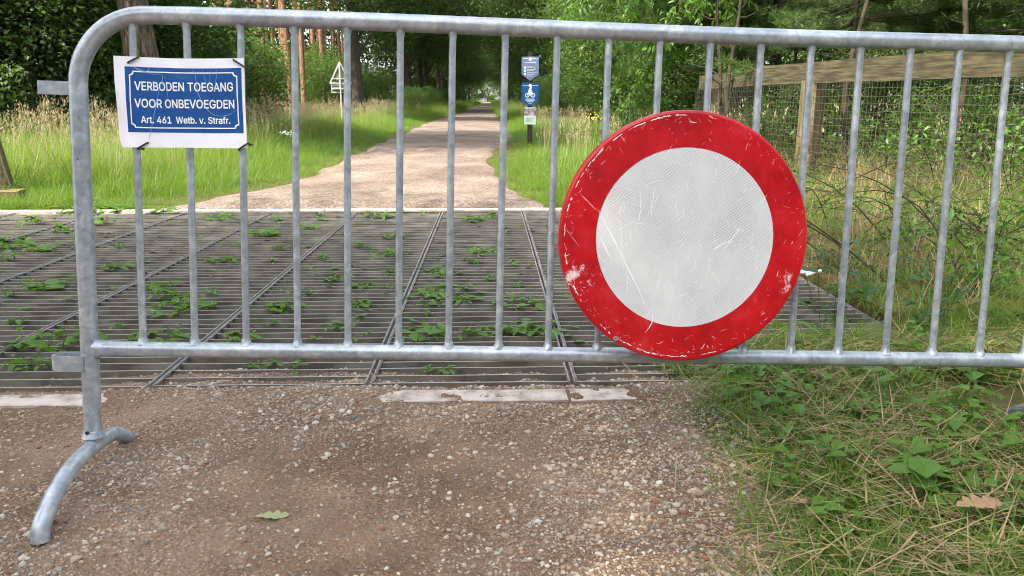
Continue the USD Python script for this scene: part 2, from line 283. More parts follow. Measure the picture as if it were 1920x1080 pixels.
# ------------------------------------------------------------------ concrete edging of the pit
rng = np.random.default_rng(3)
kerb = thing('concrete_edging', 'pale concrete edging strip in the gravel in front of the steel grating', 'concrete edging')
xs_ = [-5.3, -4.2, -3.05, -1.98, -.93, -.01 + .165, 1.2, 2.0]
xs_ = [-5.3, -4.2, -3.1, -2.05, -.95, .243, 1.3]
for x0, x1 in zip(xs_[:-1], xs_[1:]):
    b = trimesh.creation.box(extents=(x1 - x0 - .012, .096, .30)); b = b.subdivide().subdivide().subdivide()
    v = np.array(b.vertices); v += (meshkit.noise(v * 40 + x0 * 7, 4)[:, None] - .5) * .006
    b.vertices = v; b.apply_translation(((x0 + x1) / 2, 2.268, -.152))
    obj('slab', b, concrete, kerb, smooth=35)
kerb2 = thing('concrete_edging', 'thin pale concrete edge between the far end of the steel grating and the reddish path', 'concrete edging')
for x0, x1 in zip(np.arange(-5.4, 1.5, 1.17), np.arange(-5.4, 1.5, 1.17) + 1.17):
    obj('slab', box(((x0 + x1) / 2, 6.425, -.145), (x1 - x0 - .01, .11, .31)), concrete, kerb2)

# ------------------------------------------------------------------ cattle grid: steel grating panels
edges = [-5.27, -4.575, -3.885, -3.195, -2.505, -1.805, -1.105, -.403, .265, .95, 1.62]
bar_ys = np.arange(GY0 + .004, GY1 - .01, .0712)
def grate_panel(name, x0, x1, label, group):
    w = x1 - x0 - .012
    t = thing(name, label, 'grating panel', ((x0 + x1) / 2, GY0, 0), group=group)
    r = np.random.default_rng(int(abs(x0) * 1000))
    for y in bar_ys - GY0:
        b = trimesh.creation.box(extents=(w - .012, .0048, .045)); v = np.array(b.vertices)
        v[:, 2] += r.normal(0, .0009) - .0235; v[:, 1] += y + r.normal(0, .0015)
        v[:, 0] += 0
        obj('bar', (v, np.array(b.faces)), grate_steel, t)
    for s in (-1, 1):
        n = 58; L = GY1 - GY0
        b = box((s * (w / 2 - .003), L / 2 - .002, -.021), (.006, L, .046))
        obj('side_strip', b, grate_trim, t)
    n = 110; tw = [] ; yy_ = np.linspace(.01, GY1 - GY0 - .01, n * 2)
    ph = np.arange(n * 2) * .9
    pts = np.stack([np.full(n * 2, -w / 2 + .010) , yy_, np.full(n * 2, .001)], 1)
    obj('twisted_rod', tube(pts, .0026 + .0010 * np.sin(ph), 5), grate_trim, t)
    return t
n_p = len(edges) - 1
places = ['far left, outermost steel grating panel, overgrown with green plants', 'second steel grating panel from the left end, with green plants at the back', 'third steel grating panel from the left end, left of the barrier post',
          'fourth steel grating panel from the left end, crossing behind the left barrier post', 'fifth steel grating panel, behind the first bars under the blue and white notice', 'sixth steel grating panel, behind the bars right of the notice',
          'seventh steel grating panel, just left of the middle, full of small leaves', 'eighth steel grating panel, in the middle under the path end, leafiest near the rail', 'ninth steel grating panel, partly behind the round red sign', 'last steel grating panel on the right, ending under the weeds behind the sign']
for k in range(n_p):
    grate_panel('grating_panel', edges[k], edges[k + 1], places[k], 'steel panels of the cattle grid')

# ------------------------------------------------------------------ crowd barrier (local frame: x along the rail, y away, z up; local z = 1.1 - t)
S = np.array([.9995, .015, -.0286]); T = np.array([-.0266, -.1183, -.9926]); N = np.array([-.0183, .9929, -.1178]); O = np.array([-.9562, 1.9132, 1.0738])
S = norm(S); U = norm(-T - S * (-T).dot(S)); N = np.cross(U, S); B0 = O + T * 1.1
def frame_matrix(org): return Gf.Matrix4d(*map(float, (*S, 0, *N, 0, *U, 0, *org, 1)))
barrier = UsdGeom.Xform.Define(stage, path_for('crowd_barrier')); barrier.AddTransformOp().Set(frame_matrix(B0)); barrier = barrier.GetPrim()
tag(barrier, 'grey galvanised steel crowd barrier standing across the path in front of the grating', 'barrier')
Z = lambda t: 1.1 - t
R, xl, xr, zt = .165, -.006, 2.488, Z(-.0225)
pts = [(xl, 0, z) for z in np.linspace(Z(1.012), zt - R, 14)]
pts += [(xl + R - R * math.cos(a), 0, zt - R + R * math.sin(a)) for a in np.linspace(0, PI / 2, 16)[1:]]
pts += [(x, 0, zt + .0025 * math.sin(x * 3)) for x in np.linspace(xl + R, xr - R, 26)[1:-1]]
pts += [(xr - R + R * math.sin(a), 0, zt - R + R * math.cos(a)) for a in np.linspace(0, PI / 2, 16)]
pts += [(xr, 0, z) for z in np.linspace(zt - R, Z(.93), 14)[1:]]
obj('frame_tube', tube(pts, .0205, 28), galv, barrier, smooth=50)
zb = Z(.7705)
xsr = np.linspace(xl + .012, xr - .012, 30); rr = np.full(30, .0187); rr[0] = rr[-1] = .021
obj('bottom_rail', tube(np.stack([xsr, 0 * xsr, np.full(30, zb)], 1), rr, 24), galv, barrier, smooth=50)
rng = np.random.default_rng(8)
for k in range(1, 20):
    x = .12434 * k + rng.normal(0, .0006)
    zz_ = np.r_[zb + .013, zb + .019, zb + .026, np.linspace(zb + .035, zt - .035, 9), zt - .027, zt - .02, zt - .014]
    r_ = np.r_[.0150, .0125, .0098, np.full(9, .0085), .0088, .0100, .0115]
    bv, bf = tube(np.stack([np.full(len(zz_), x), .0006 * np.sin(zz_ * 9 + k), zz_], 1), r_, 16)
    wz = ((bv[:, 2] < zb + .03) | (bv[:, 2] > zt - .03))[:, None]; cx = np.array([x, 0, 0]); rad_ = (bv - cx) * [1, 1, 0]
    bv = bv + wz * norm(rad_) * (meshkit.noise(bv * 230 + k, 3)[:, None] - .45) * .0045      # lumpy weld beads at both ends
    obj('bar', (bv, bf), galv, barrier, smooth=60)
foot = [(-.300, 1.125, .029), (-.292, 1.094, .029), (-.265, 1.0700, .028), (-.21, 1.0405, .0234), (-.15, 1.0235, .018), (-.085, 1.0165, .011), (-.03, 1.0155, .005), (.06, 1.0160, 0), (.115, 1.0225, 0), (.165, 1.048, 0), (.205, 1.080, -.002), (.235, 1.108, -.004), (.26, 1.14, -.006)]
fp = smoothpath([(xl + s_, n_, Z(t_)) for n_, t_, s_ in foot], 54)
obj('foot', tube(fp, .0188, 22), galv, barrier, smooth=60)
fp2 = fp.copy(); fp2[:, 0] = xr - .03 - (fp[:, 0] - xl); fp2[:, 2] += .084
obj('foot', tube(fp2, .0195, 22), galv_old, barrier, smooth=60)
wv, wf = tube(np.stack([np.full(8, xl), 0 * np.arange(8), Z(1.012) + np.linspace(.018, .036, 8)], 1), np.array([.0262, .0255, .0245, .0236, .0228, .022, .0214, .0208]), 24)
wv = wv + (meshkit.noise(wv * 160, 2)[:, None] - .5) * .003
obj('weld', (wv, wf), galv, barrier, smooth=60)
wv, wf = tube(np.stack([xl + np.linspace(.018, .042, 9), 0 * np.arange(9), np.full(9, zb)], 1), np.array([.0246, .0238, .0232, .0224, .0216, .021, .0202, .0196, .0188]), 24)
wv = wv + (meshkit.noise(wv * 150, 3)[:, None] - .5) * .003
obj('weld', (wv, wf), galv, barrier, smooth=60)
hd = trimesh.creation.cylinder(radius=.0045, height=.004, sections=14, transform=trimesh.transformations.rotation_matrix(PI / 2, [1, 0, 0]))
hd.apply_translation((xl - .004, -.0222, Z(1.0)+ .022)); obj('drain_hole', hd, black_plastic, barrier)
hd = trimesh.creation.cylinder(radius=.0018, height=.004, sections=10, transform=trimesh.transformations.rotation_matrix(PI / 2, [1, 0, 0]))
hd.apply_translation((xl + .002, -.0195, Z(.314))); obj('drain_hole', hd, black_plastic, barrier)
def extr(poly, h): return cat([trimesh.creation.extrude_polygon(g, h, engine='earcut') for g in getattr(poly, 'geoms', [poly])])
# the couplings: a flat tab above, a loop of flat strip below
tb = extr(sbox(-.096, -.007, -.02, -.001), .031); tb.apply_translation((0, 0, Z(.1655))); obj('coupling_tab', tb, galv, barrier)
lp = LineString([(-.012, -.02), (-.072, -.02)] + [(-.072 - .02 * math.sin(a), -.02 * math.cos(a)) for a in np.linspace(0, PI, 10)] + [(-.072, .02), (-.012, .02)]).buffer(.0028, cap_style=2)
tb = extr(lp, .036); tb.apply_translation((0, 0, Z(.823))); obj('coupling_loop', tb, galv, barrier, smooth=30)

# ------------------------------------------------------------------ laminated notice
white_paper = M('laminated_white_paper', {'t': ('texture_coordinate', {}), 'n': ('noise_texture', {'scale': 9, 'detail': 2, 'distortion': 1.5}), 'b': ('bump', {'strength': .35, 'distance': .01}),
    'p': ('principled_bsdf', {'base_color': (.84, .83, .89), 'roughness': .5, 'coat_weight': .7, 'coat_roughness': .12})}, [('t.object', 'n.vector'), ('n.fac', 'b.height'), ('b.normal', 'p.coat_normal')])
def bluem(name, c1, c2):
    return M(name, {'t': ('texture_coordinate', {}), 'n': ('noise_texture', {'scale': 7, 'detail': 3, 'distortion': 1.0}), 'r': ('rgb_ramp', {'ramp': [(.3, c1), (.7, c2)]}), 'n2': ('noise_texture', {'scale': 11, 'detail': 2, 'distortion': 2.0}), 'b': ('bump', {'strength': .4, 'distance': .01}),
        'p': ('principled_bsdf', {'roughness': .45, 'specular_ior_level': .2, 'coat_weight': .45, 'coat_roughness': .1})}, [('t.object', 'n.vector'), ('t.object', 'n2.vector'), ('n.fac', 'r.fac'), ('r.color', 'p.base_color'), ('n2.fac', 'b.height'), ('b.normal', 'p.coat_normal')])
blue_print = bluem('blue_print', (.006, .062, .24), (.010, .085, .30))
white_ink = M('white_print', {'p': ('principled_bsdf', {'base_color': (.80, .82, .86), 'roughness': .45, 'coat_weight': .5, 'coat_roughness': .15})}, [])
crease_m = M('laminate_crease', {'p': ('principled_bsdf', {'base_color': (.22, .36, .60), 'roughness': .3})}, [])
# the sheet's own flat coordinates: u to the right, v up, both in metres from the bottom left corner of an A4 sheet
SW, SH = .302, .211
def bend(v):
    """flat (u, v, proud) to the barrier's frame: rounds slightly over the bars, the free left edge curls back."""
    u, w, h = v[:, 0], v[:, 1], v[:, 2]
    x = .0795 + u + .0035 * (1 - w / SH) + np.where(u < .03, .006 * np.clip(1 - w / .03, 0, 1) ** 2 * (1 - u / .03), 0)
    z = Z(.2805) + w - .002 * (u / SW) + .006 * (1 - (1 - w / SH)) * 0
    z = Z(.284) + w + .0055 * (u / SW) * (1 - w / SH) + .0035 * (u / SW) * (w / SH) - .004 * np.sin(PI * u / SW) * (w / SH)
    fx = x / .12434 - np.floor(x / .12434 + .5)
    y = -.0105 + .010 * (.5 - .5 * np.cos(2 * PI * fx)) * (.5 + .5 * np.sin(w * 22 + 1)) * .35
    y = y + .012 * np.clip((.04 - u) / .04, 0, 1) ** 1.6 * (.4 + .6 * (1 - w / SH)) - h
    y = y + .0018 * np.sin(u * 45 + w * 30) * np.sin(w * PI / SH)
    return np.stack([x, y, z], 1)
def fine(poly, h0, h1, maxe=.007):
    me = extr(poly, h1 - h0); me.apply_translation((0, 0, h0))
    v, f = trimesh.remesh.subdivide_to_size(me.vertices, me.faces, maxe, max_iter=12)
    return bend(np.asarray(v)), f[:, [0, 2, 1]][:, ::-1]
notice = UsdGeom.Xform.Define(stage, path_for('notice')); notice.AddTransformOp().Set(frame_matrix(B0)); notice = notice.GetPrim()
tag(notice, 'laminated white paper with a blue printed no entry text, tied to the barrier bars', 'notice')
obj('laminated_sheet', fine(sbox(0, 0, SW, SH), -.0004, .0004), white_paper, notice, smooth=40)
bu0, bu1, bv0, bv1 = .0265, .2955, .036, .188
obj('blue_panel', fine(sbox(bu0, bv0, bu1, bv1), .0007, .0010), blue_print, notice, smooth=40)
def notched(a, b, c, d, r):
    p = sbox(a, b, c, d)
    for q in ((a, b), (c, b), (c, d), (a, d)): p = p.difference(Point(q).buffer(r, 10))
    return p
ring = notched(bu0 + .0095, bv0 + .0095, bu1 - .0095, bv1 - .0095, .0085).difference(notched(bu0 + .0122, bv0 + .0122, bu1 - .0122, bv1 - .0122, .0085))
obj('border_line', fine(ring, .0013, .0015), white_ink, notice)
def lettering(txt, u0, u1, vb, h, bold=False):
    me = meshkit.text_mesh(txt, h, .0002, bold)
    b = me.bounds; v = np.array(me.vertices); v[:, 0] = u0 + (v[:, 0] - b[0, 0]) * (u1 - u0) / (b[1, 0] - b[0, 0]); v[:, 1] += vb; v[:, 2] += .0013
    v, f = trimesh.remesh.subdivide_to_size(v, me.faces, .007, max_iter=12)
    obj('lettering', (bend(np.asarray(v)), f), white_ink, notice)
lettering('VERBODEN TOEGANG', .0475, .2755, .1345, .0196, True)
lettering('VOOR ONBEVOEGDEN', .0465, .2765, .0945, .0192, True)
lettering('Art. 461  Wetb. v. Strafr.', .0590, .2650, .0580, .0155, True)
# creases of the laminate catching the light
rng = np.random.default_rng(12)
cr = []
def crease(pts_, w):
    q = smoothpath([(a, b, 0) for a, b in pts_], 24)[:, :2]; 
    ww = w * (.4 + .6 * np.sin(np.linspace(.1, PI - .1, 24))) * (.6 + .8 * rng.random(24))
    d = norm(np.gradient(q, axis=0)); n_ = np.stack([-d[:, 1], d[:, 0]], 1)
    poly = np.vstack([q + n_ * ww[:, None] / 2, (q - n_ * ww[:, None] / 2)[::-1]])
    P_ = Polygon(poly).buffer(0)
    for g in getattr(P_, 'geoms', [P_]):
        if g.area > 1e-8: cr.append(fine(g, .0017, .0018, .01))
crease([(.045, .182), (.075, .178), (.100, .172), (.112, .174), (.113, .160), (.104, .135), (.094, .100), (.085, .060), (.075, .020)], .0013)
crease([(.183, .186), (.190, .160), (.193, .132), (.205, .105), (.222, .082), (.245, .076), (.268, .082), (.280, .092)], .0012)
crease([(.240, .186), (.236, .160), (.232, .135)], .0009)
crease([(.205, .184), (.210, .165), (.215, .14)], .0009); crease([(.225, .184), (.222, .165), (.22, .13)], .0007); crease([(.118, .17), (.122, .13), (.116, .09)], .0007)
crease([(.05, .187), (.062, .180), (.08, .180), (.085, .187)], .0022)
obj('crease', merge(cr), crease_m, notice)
for (u_, v_, a_) in ((.048, .203, .5), (.290, .199, -.6), (.060, .004, .55), (.294, .004, .6)):
    du, dv = .014 * math.cos(a_), .014 * math.sin(a_)
    pt = bend(np.array([[u_ - du, v_ - dv, .003], [u_, v_, .004], [u_ + du, v_ + dv, .003]]))
    pt = np.vstack([pt[0] + [-.002, .03, 0], pt[0] + [0, .006, 0], pt, pt[2] + [0, .006, 0], pt[2] + [.002, .03, 0]])
    obj('cable_tie', tube(smoothpath(pt, 16), .0022, 8), black_plastic, notice, smooth=40)

# ------------------------------------------------------------------ round closed-road sign
red_m = M('red_sign_sheeting', {'t': ('texture_coordinate', {}), 'n': ('noise_texture', {'scale': 5, 'detail': 6, 'roughness': .7}), 'r': ('rgb_ramp', {'ramp': [(.34, (.24, .004, .007)), (.46, (.38, .003, .008)), (.56, (.45, .004, .010)), (.70, (.52, .03, .035))]}),
    'n2': ('noise_texture', {'scale': 26, 'detail': 8, 'roughness': .8}), 'm1': ('mapping', {'scale': (1, 1, 1)}), 'r2': ('rgb_ramp', {'ramp': [(.66, (0, 0, 0)), (.74, (1, 1, 1))]}),
    'sp': ('separate_xyz', {}), 'd': ('vector_math', {'math_type': 'distance', 'vector2': (-.258, 0, -.097)}), 'dm': ('map_range', {'from_min': .015, 'from_max': .075, 'to_min': .19, 'to_max': 0, 'clamp': True}),
    'd2': ('vector_math', {'math_type': 'distance', 'vector2': (.262, 0, -.10)}), 'dm2': ('map_range', {'from_min': .01, 'from_max': .08, 'to_min': .13, 'to_max': 0, 'clamp': True}),
    'ad': ('math', {'math_type': 'add'}), 'ad2': ('math', {'math_type': 'add'}), 'mx': ('mix', {'color2': (.72, .60, .60)}), 'rr': ('map_range', {'from_min': .3, 'from_max': .7, 'to_min': .22, 'to_max': .42}),
    'p': ('principled_bsdf', {'specular_ior_level': .35, 'coat_weight': .15, 'coat_roughness': .2})},
    [('t.object', 'n.vector'), ('t.object', 'n2.vector'), ('t.object', 'd.vector1'), ('t.object', 'd2.vector1'), ('d.value', 'dm.value'), ('d2.value', 'dm2.value'), ('n2.fac', 'ad.value1'), ('dm.result', 'ad.value2'), ('ad.value', 'ad2.value1'), ('dm2.result', 'ad2.value2'),
     ('ad2.value', 'r2.fac'), ('r2.color', 'mx.fac'), ('n.fac', 'r.fac'), ('r.color', 'mx.color1'), ('mx.color', 'p.base_color'), ('n.fac', 'rr.value'), ('rr.result', 'p.roughness')])
face_m = M('white_sign_sheeting', {'t': ('texture_coordinate', {}), 'mp': ('mapping', {'rotation': (0, .62, 0)}), 'v': ('voronoi_texture', {'scale': 165, 'randomness': 0.0, 'feature': 'f1', 'metric': 'chebychev'}),
    'rv': ('rgb_ramp', {'ramp': [(.0, (.66, .66, .655)), (.32, (.60, .60, .60)), (.42, (.34, .34, .345)), (.6, (.31, .31, .315))]}),
    'n': ('noise_texture', {'scale': 4.5, 'detail': 8, 'roughness': .7, 'distortion': .5}), 'r': ('rgb_ramp', {'ramp': [(.35, (0, 0, 0)), (.72, (1, 1, 1))]}), 'mx': ('mix', {'color2': (.66, .655, .64)}),
    'p': ('principled_bsdf', {'roughness': .4, 'specular_ior_level': .4})},
    [('t.object', 'mp.vector'), ('mp.vector', 'v.vector'), ('v.distance', 'rv.fac'), ('t.object', 'n.vector'), ('n.fac', 'r.fac'), ('r.color', 'mx.fac'), ('rv.color', 'mx.color1'), ('mx.color', 'p.base_color')])
alu = noisy('bare_aluminium', [(.3, (.45, .45, .46)), (.7, (.62, .62, .63))], 30, .4, metallic=.9)
scr_m = M('scratch_white', {'p': ('principled_bsdf', {'base_color': (.80, .79, .78), 'roughness': .5})}, [])
pink_m = M('scratch_pink', {'p': ('principled_bsdf', {'base_color': (.68, .30, .31), 'roughness': .5})}, [])
SC = O + S * 1.4335 + T * .4670 - N * .072
SR = .302
sign = UsdGeom.Xform.Define(stage, path_for('round_sign')); sign.AddTransformOp().Set(frame_matrix(SC)); sign = sign.GetPrim()
tag(sign, 'large scratched round road sign, red ring around white, fixed to the barrier', 'road sign')
prof = [(.2145, .0), (.250, .0), (SR - .009, 0), (SR - .0045, .0012), (SR - .0015, .0042), (SR, .009), (SR, .030), (SR - .003, .034), (SR - .02, .034)]
rv_ = trimesh.creation.revolve(np.array([(r_, -h_) for r_, h_ in prof]), sections=160)
rv_.apply_transform(trimesh.transformations.rotation_matrix(PI / 2, [1, 0, 0])); rv_.fix_normals()
v = np.array(rv_.vertices)
if v[:, 1].max() < .01: v[:, 1] *= -1; rv_ = trimesh.Trimesh(v, rv_.faces[:, ::-1], process=False)
obj('red_ring', rv_, red_m, sign, smooth=50)
dk = trimesh.creation.cylinder(radius=.2148, height=.006, sections=160, transform=trimesh.transformations.rotation_matrix(PI / 2, [1, 0, 0])); dk.apply_translation((.001, .0028, -.001))
obj('white_face', dk, face_m, sign)
bk = trimesh.creation.cylinder(radius=SR - .02, height=.002, sections=96, transform=trimesh.transformations.rotation_matrix(PI / 2, [1, 0, 0])); bk.apply_translation((0, .012, 0))
obj('back_plate', bk, alu, sign)
for x in (-.0735, .0505, .175):
    obj('clamp', box((x, .046, .05 if x < 0 else .03), (.03, .036, .30)), alu, sign)
sx, sz = -.157, -.247
sc1 = trimesh.creation.cylinder(radius=.0055, height=.003, sections=20, transform=trimesh.transformations.rotation_matrix(PI / 2, [1, 0, 0])); sc1.apply_translation((sx, -.0015, sz)); sc2 = obj('screw', sc1, alu, sign)
obj('slot', box((sx, -.0032, sz), (.007, .0008, .0016)), black_plastic, sc2)
rng = np.random.default_rng(44)
def scratch(p0, p1, w, bow=.0, n_=10):
    p0, p1 = np.array(p0), np.array(p1); t = np.linspace(0, 1, n_)[:, None]; d = p1 - p0; nn = np.array([-d[1], d[0]])
    q = p0 + d * t + nn * bow * np.sin(PI * t) + rng.normal(0, w * .25, (n_, 2))
    ww = (w * np.clip(1.2 * np.sin(np.linspace(.15, PI - .05, n_)), .15, 1) * (.6 + .6 * rng.random(n_)))[:, None]; nr = nn / (np.linalg.norm(nn) + 1e-9)
    a, b = q + nr * ww / 2, q - nr * ww / 2; y = np.full((n_, 1), -.0007)
    v = np.vstack([np.hstack([a[:, :1], y, a[:, 1:]]), np.hstack([b[:, :1], y, b[:, 1:]])]); i = np.arange(n_ - 1)
    return v, np.vstack([np.stack([i, i + 1, i + n_ + 1], 1), np.stack([i, i + n_ + 1, i + n_], 1)])
white_s = [scratch((-.212, .063), (-.075, -.190), .0030, .01, 24), scratch((-.075, -.190), (-.052, -.205), .0016), scratch((-.070, -.175), (-.086, -.232), .0018, .15), scratch((-.062, -.16), (-.085, -.205), .0013, -.1),
           scratch((-.205, .0), (-.172, -.062), .0030), scratch((-.160, .07), (-.144, -.09), .0012), scratch((-.144, -.07), (-.135, -.15), .0012, .08), scratch((-.168, .012), (-.105, .05), .0011), scratch((-.112, .11), (-.115, .03), .0022, .05), scratch((-.075, .125), (-.083, .045), .0022, -.05),
           scratch((.135, .03), (.095, -.03), .0022), scratch((.07, -.03), (.12, -.005), .0026, .1)]
pink_s = [scratch((-.285, .085), (-.225, .005), .0012), scratch((-.256, .10), (-.215, .06), .0018), scratch((-.29, .02), (-.25, -.03), .0011)]
for k in range(170):
    a = rng.uniform(0, 2 * PI); r_ = SR - .012 - abs(rng.normal(0, .014)) if rng.random() < .62 else rng.uniform(.225, .29)
    p = np.array([math.cos(a), math.sin(a)]) * r_; an = a + PI / 2 + rng.normal(0, .9); l_ = abs(rng.normal(.006, .008)) + .002
    (white_s if rng.random() < .25 else pink_s).append(scratch(p, p + np.array([math.cos(an), math.sin(an)]) * l_, rng.uniform(.0004, .0013), rng.normal(0, .07), 6))
for k in range(110):
    a = rng.uniform(PI * .5, PI * 1.62); r_ = SR - .0122 + rng.normal(0, .0007); da = rng.uniform(.01, .06)
    p0 = np.array([math.cos(a), math.sin(a)]) * r_; p1 = np.array([math.cos(a + da), math.sin(a + da)]) * r_
    (white_s if rng.random() < .6 else pink_s).append(scratch(p0, p1, rng.uniform(.0010, .0030), -.02, 8))
for k in range(110):
    a = rng.uniform(0, 2 * PI); r_ = .2 * math.sqrt(rng.random()); p = np.array([math.cos(a), math.sin(a)]) * r_; an = rng.choice([1.45, 1.9, .6]) + rng.normal(0, .3); l_ = abs(rng.normal(.014, .014)) + .004
    white_s.append(scratch(p, p + np.array([math.cos(an), math.sin(an)]) * l_, rng.uniform(.0005, .0014), rng.normal(0, .12), 6))
white_s = [s for s in white_s if np.hypot(s[0][:, 0], s[0][:, 2]).max() < SR - .0085]; pink_s = [s for s in pink_s if np.hypot(s[0][:, 0], s[0][:, 2]).max() < SR - .0085]
obj('white_scratch', merge(white_s), scr_m, sign, kind='stuff'); obj('pink_scratch', merge(pink_s), pink_m, sign, kind='stuff')

# ------------------------------------------------------------------ trees and shrubs
def crown(rng, center, radii, ncl, per, L, W, spread, flat=.35, shell=.45, up=.8, warp=.45, cone=0.0, low=None):
    d = norm(rng.normal(size=(ncl, 3))); r = rng.random(ncl) ** shell
    r = r * (1 - warp + 2 * warp * meshkit.fbm(d * 1.7 + 11, 3, int(rng.integers(99))))
    c = center + d * r[:, None] * radii
    if low is not None: c = c[c[:, 2] > low]
    n = len(c); k = per
    tilt = norm(np.stack([rng.normal(0, .35, n), rng.normal(0, .35, n), np.full(n, 1.0)], 1) + d[:n] * .25)
    e1 = norm(np.cross(tilt, rng.normal(size=(n, 3)))); e2 = np.cross(tilt, e1)
    sz = spread * rng.uniform(.55, 1.25, n)
    a = rng.uniform(0, 2 * PI, (n, k)); rr = np.sqrt(rng.random((n, k))) * sz[:, None]
    P = c[:, None] + (np.cos(a) * rr)[..., None] * e1[:, None] + (np.sin(a) * rr)[..., None] * e2[:, None] + tilt[:, None] * (rng.normal(0, 1, (n, k)) * sz[:, None] * flat)[..., None] - np.array([0, 0, .35]) * (rr ** 2 / spread)[..., None]
    D = (np.cos(a)[..., None] * e1[:, None] + np.sin(a)[..., None] * e2[:, None]) + rng.normal(0, .5, (n, k, 3)) - np.array([0, 0, .25])
    Nn = tilt[:, None] * up + rng.normal(0, .45, (n, k, 3))
    m = n * k; s = rng.uniform(.7, 1.25, m)
    return leaves(P.reshape(-1, 3), D.reshape(-1, 3), Nn.reshape(-1, 3), L * s, W * s, 'diamond'), c
def trunk_mesh(rng, h, r0, r1, bend_=.15, n=22, sides=14, flare=.35):
    z = np.linspace(-.15, h, n); ph = rng.uniform(0, 6, 2)
    p = np.stack([bend_ * np.sin(z * .35 + ph[0]) - bend_ * np.sin(ph[0]), bend_ * np.sin(z * .28 + ph[1]) - bend_ * np.sin(ph[1]), z], 1)
    r = (r0 + (r1 - r0) * np.clip(z / h, 0, 1) ** .8) * (1 + flare * np.exp(-np.clip(z, 0, 9) * 2.2))
    rr = r[:, None] * (1 + .10 * (meshkit.noise(np.stack(np.meshgrid(z * 1.2, np.arange(sides) * .9, [ph[0]], indexing='ij'), -1)[:, :, 0], 5) - .5) * 2)
    return tube(p, rr, sides), p
def limbs(rng, tp, targets, r0, sides=6):
    parts = []
    for c in targets:
        zs = tp[:, 2]; zb_ = max(zs[2], c[2] - rng.uniform(.25, .6) * np.linalg.norm(c[:2] - tp[-1, :2]) - .3)
        i = int(np.argmin(np.abs(zs - zb_))); s = tp[i]; m = (s + c) / 2 + np.array([0, 0, .18]) * np.linalg.norm(c - s) + rng.normal(0, .12, 3)
        q = smoothpath([s, m, c], 8); parts.append(tube(q, np.linspace(r0 * (.5 + .5 * rng.random()), .012, 8), sides, False))
    return merge(parts)
def broadleaf(name, label, catn, seed, h, r0, cc, radii, ncl, per, L, W, spread, leafm, barkm, loc, rz=0, sc=1, nl=26, group=None, th=None, **kw):
    rng = np.random.default_rng(seed); t = thing(name, label, catn, loc, rz, sc, group)
    tm, tp = trunk_mesh(rng, th or h * .85, r0, r0 * .25)
    cm, cl = crown(rng, np.array(cc, float), np.array(radii, float), ncl, per, L, W, spread, **kw)
    obj('trunk', tm, barkm, t, smooth=True)
    obj('branches', limbs(rng, tp, cl[rng.permutation(len(cl))[:nl]], r0 * .32), barkm, t, smooth=True)
    obj('crown', cm, leafm, t)
    return t

AV = 'oaks lining the path into the distance'
oak = broadleaf('oak_tree', 'thick brown oak trunk behind the top of the notice', 'tree', 1, 15, .31, (0, 0, 10), (4.6, 4.6, 4.6), 950, 42, .15, .085, .75, L_oak, bark, (-5.95, 14.1, 0), .4, low=5.0)
av_oak = broadleaf('avenue_oak', 'oak with low spreading branches behind the triangular sign, left of the path', 'tree', 2, 15, .27, (.8, 0, 8.6), (5.2, 4.6, 5.0), 1100, 42, .16, .09, .8, L_oak, bark_dark, (-5.35, 32.5, 0), 0, nl=34, low=3.3)
rng = np.random.default_rng(77)
for y in (50, 57, 63, 72, 83, 95, 108, 124, 142, 165, 190, 220, 255):
    copy(av_oak, (-5.3 + rng.normal(0, .25), y, 0), rng.normal(0, .35), rng.uniform(.9, 1.1), 'dark trunked oak in the tree row along the left side of the path', 'oaks left of the path')
for y in (46, 60, 74, 90, 104, 122, 140, 165, 190, 220, 255):
    copy(av_oak, (4.3 + rng.normal(0, .2), y, 0), PI + rng.normal(0, .35), rng.uniform(.9, 1.1), 'dark trunked oak in the tree row along the right side of the path', 'oaks right of the path')

hedge = broadleaf('beech_tree', 'dense dark beech behind the left end of the barrier', 'tree', 4, 7, .11, (0, 0, 3.3), (2.3, 2.3, 3.5), 900, 46, .095, .058, .42, L_beech, bark_dark, (-8.3, 14.6, 0), 0, nl=30, low=.15)
BG = 'dark leafy trees massed behind the long grass on the left'
for (x, y, s, a) in ((-10.6, 14.0, 1.05, 1), (-13.2, 13.6, 1.1, 2.2), (-15.8, 13.0, 1.0, .4), (-9.4, 17.2, 1.25, 3), (-12.6, 17.6, 1.35, 4), (-7.6, 18.2, .95, 5.3), (-16.5, 17, 1.3, 2.9), (-18.5, 12, 1.2, 1.3)):
    copy(hedge, (x, y, 0), a, s, 'dense dark green beech in the leafy mass left of the oak trunk', BG)
RG = 'dark leafy trees behind the grass on the right'
for (x, y, s, a) in ((4.1, 24.5, .95, .3), (6.3, 23, 1.15, 1.4), (8.8, 21, 1.2, 2.6), (5.6, 29, 1.2, 3.8), (10.8, 17.5, 1.1, 5), (4.6, 36, 1.1, .9), (8.5, 30, 1.4, 2), (12.5, 24, 1.4, .2), (14, 15, 1.2, 3.3), (4.4, 18.6, .62, 4.2)):
    copy(hedge, (x, y, 0), a, s, 'dark leafy tree in the shade right of the path, behind the round sign', RG)
lshrub = broadleaf('leafy_shrub', 'light green rounded shrub right of the oak trunk, above the notice', 'shrub', 6, 3.2, .05, (0, 0, 1.5), (1.7, 1.7, 1.6), 330, 40, .085, .05, .34, L_light, bark_dark, (-6.9, 21.8, 0), 0, nl=18, low=.1)
copy(lshrub, (-8.9, 22.6, 0), 2, 1.15, 'light green shrub directly behind the right edge of the notice')
copy(lshrub, (-9.8, 28, 0), 4, 1.5, 'shrub standing at the foot of the pines, left of the triangular sign')
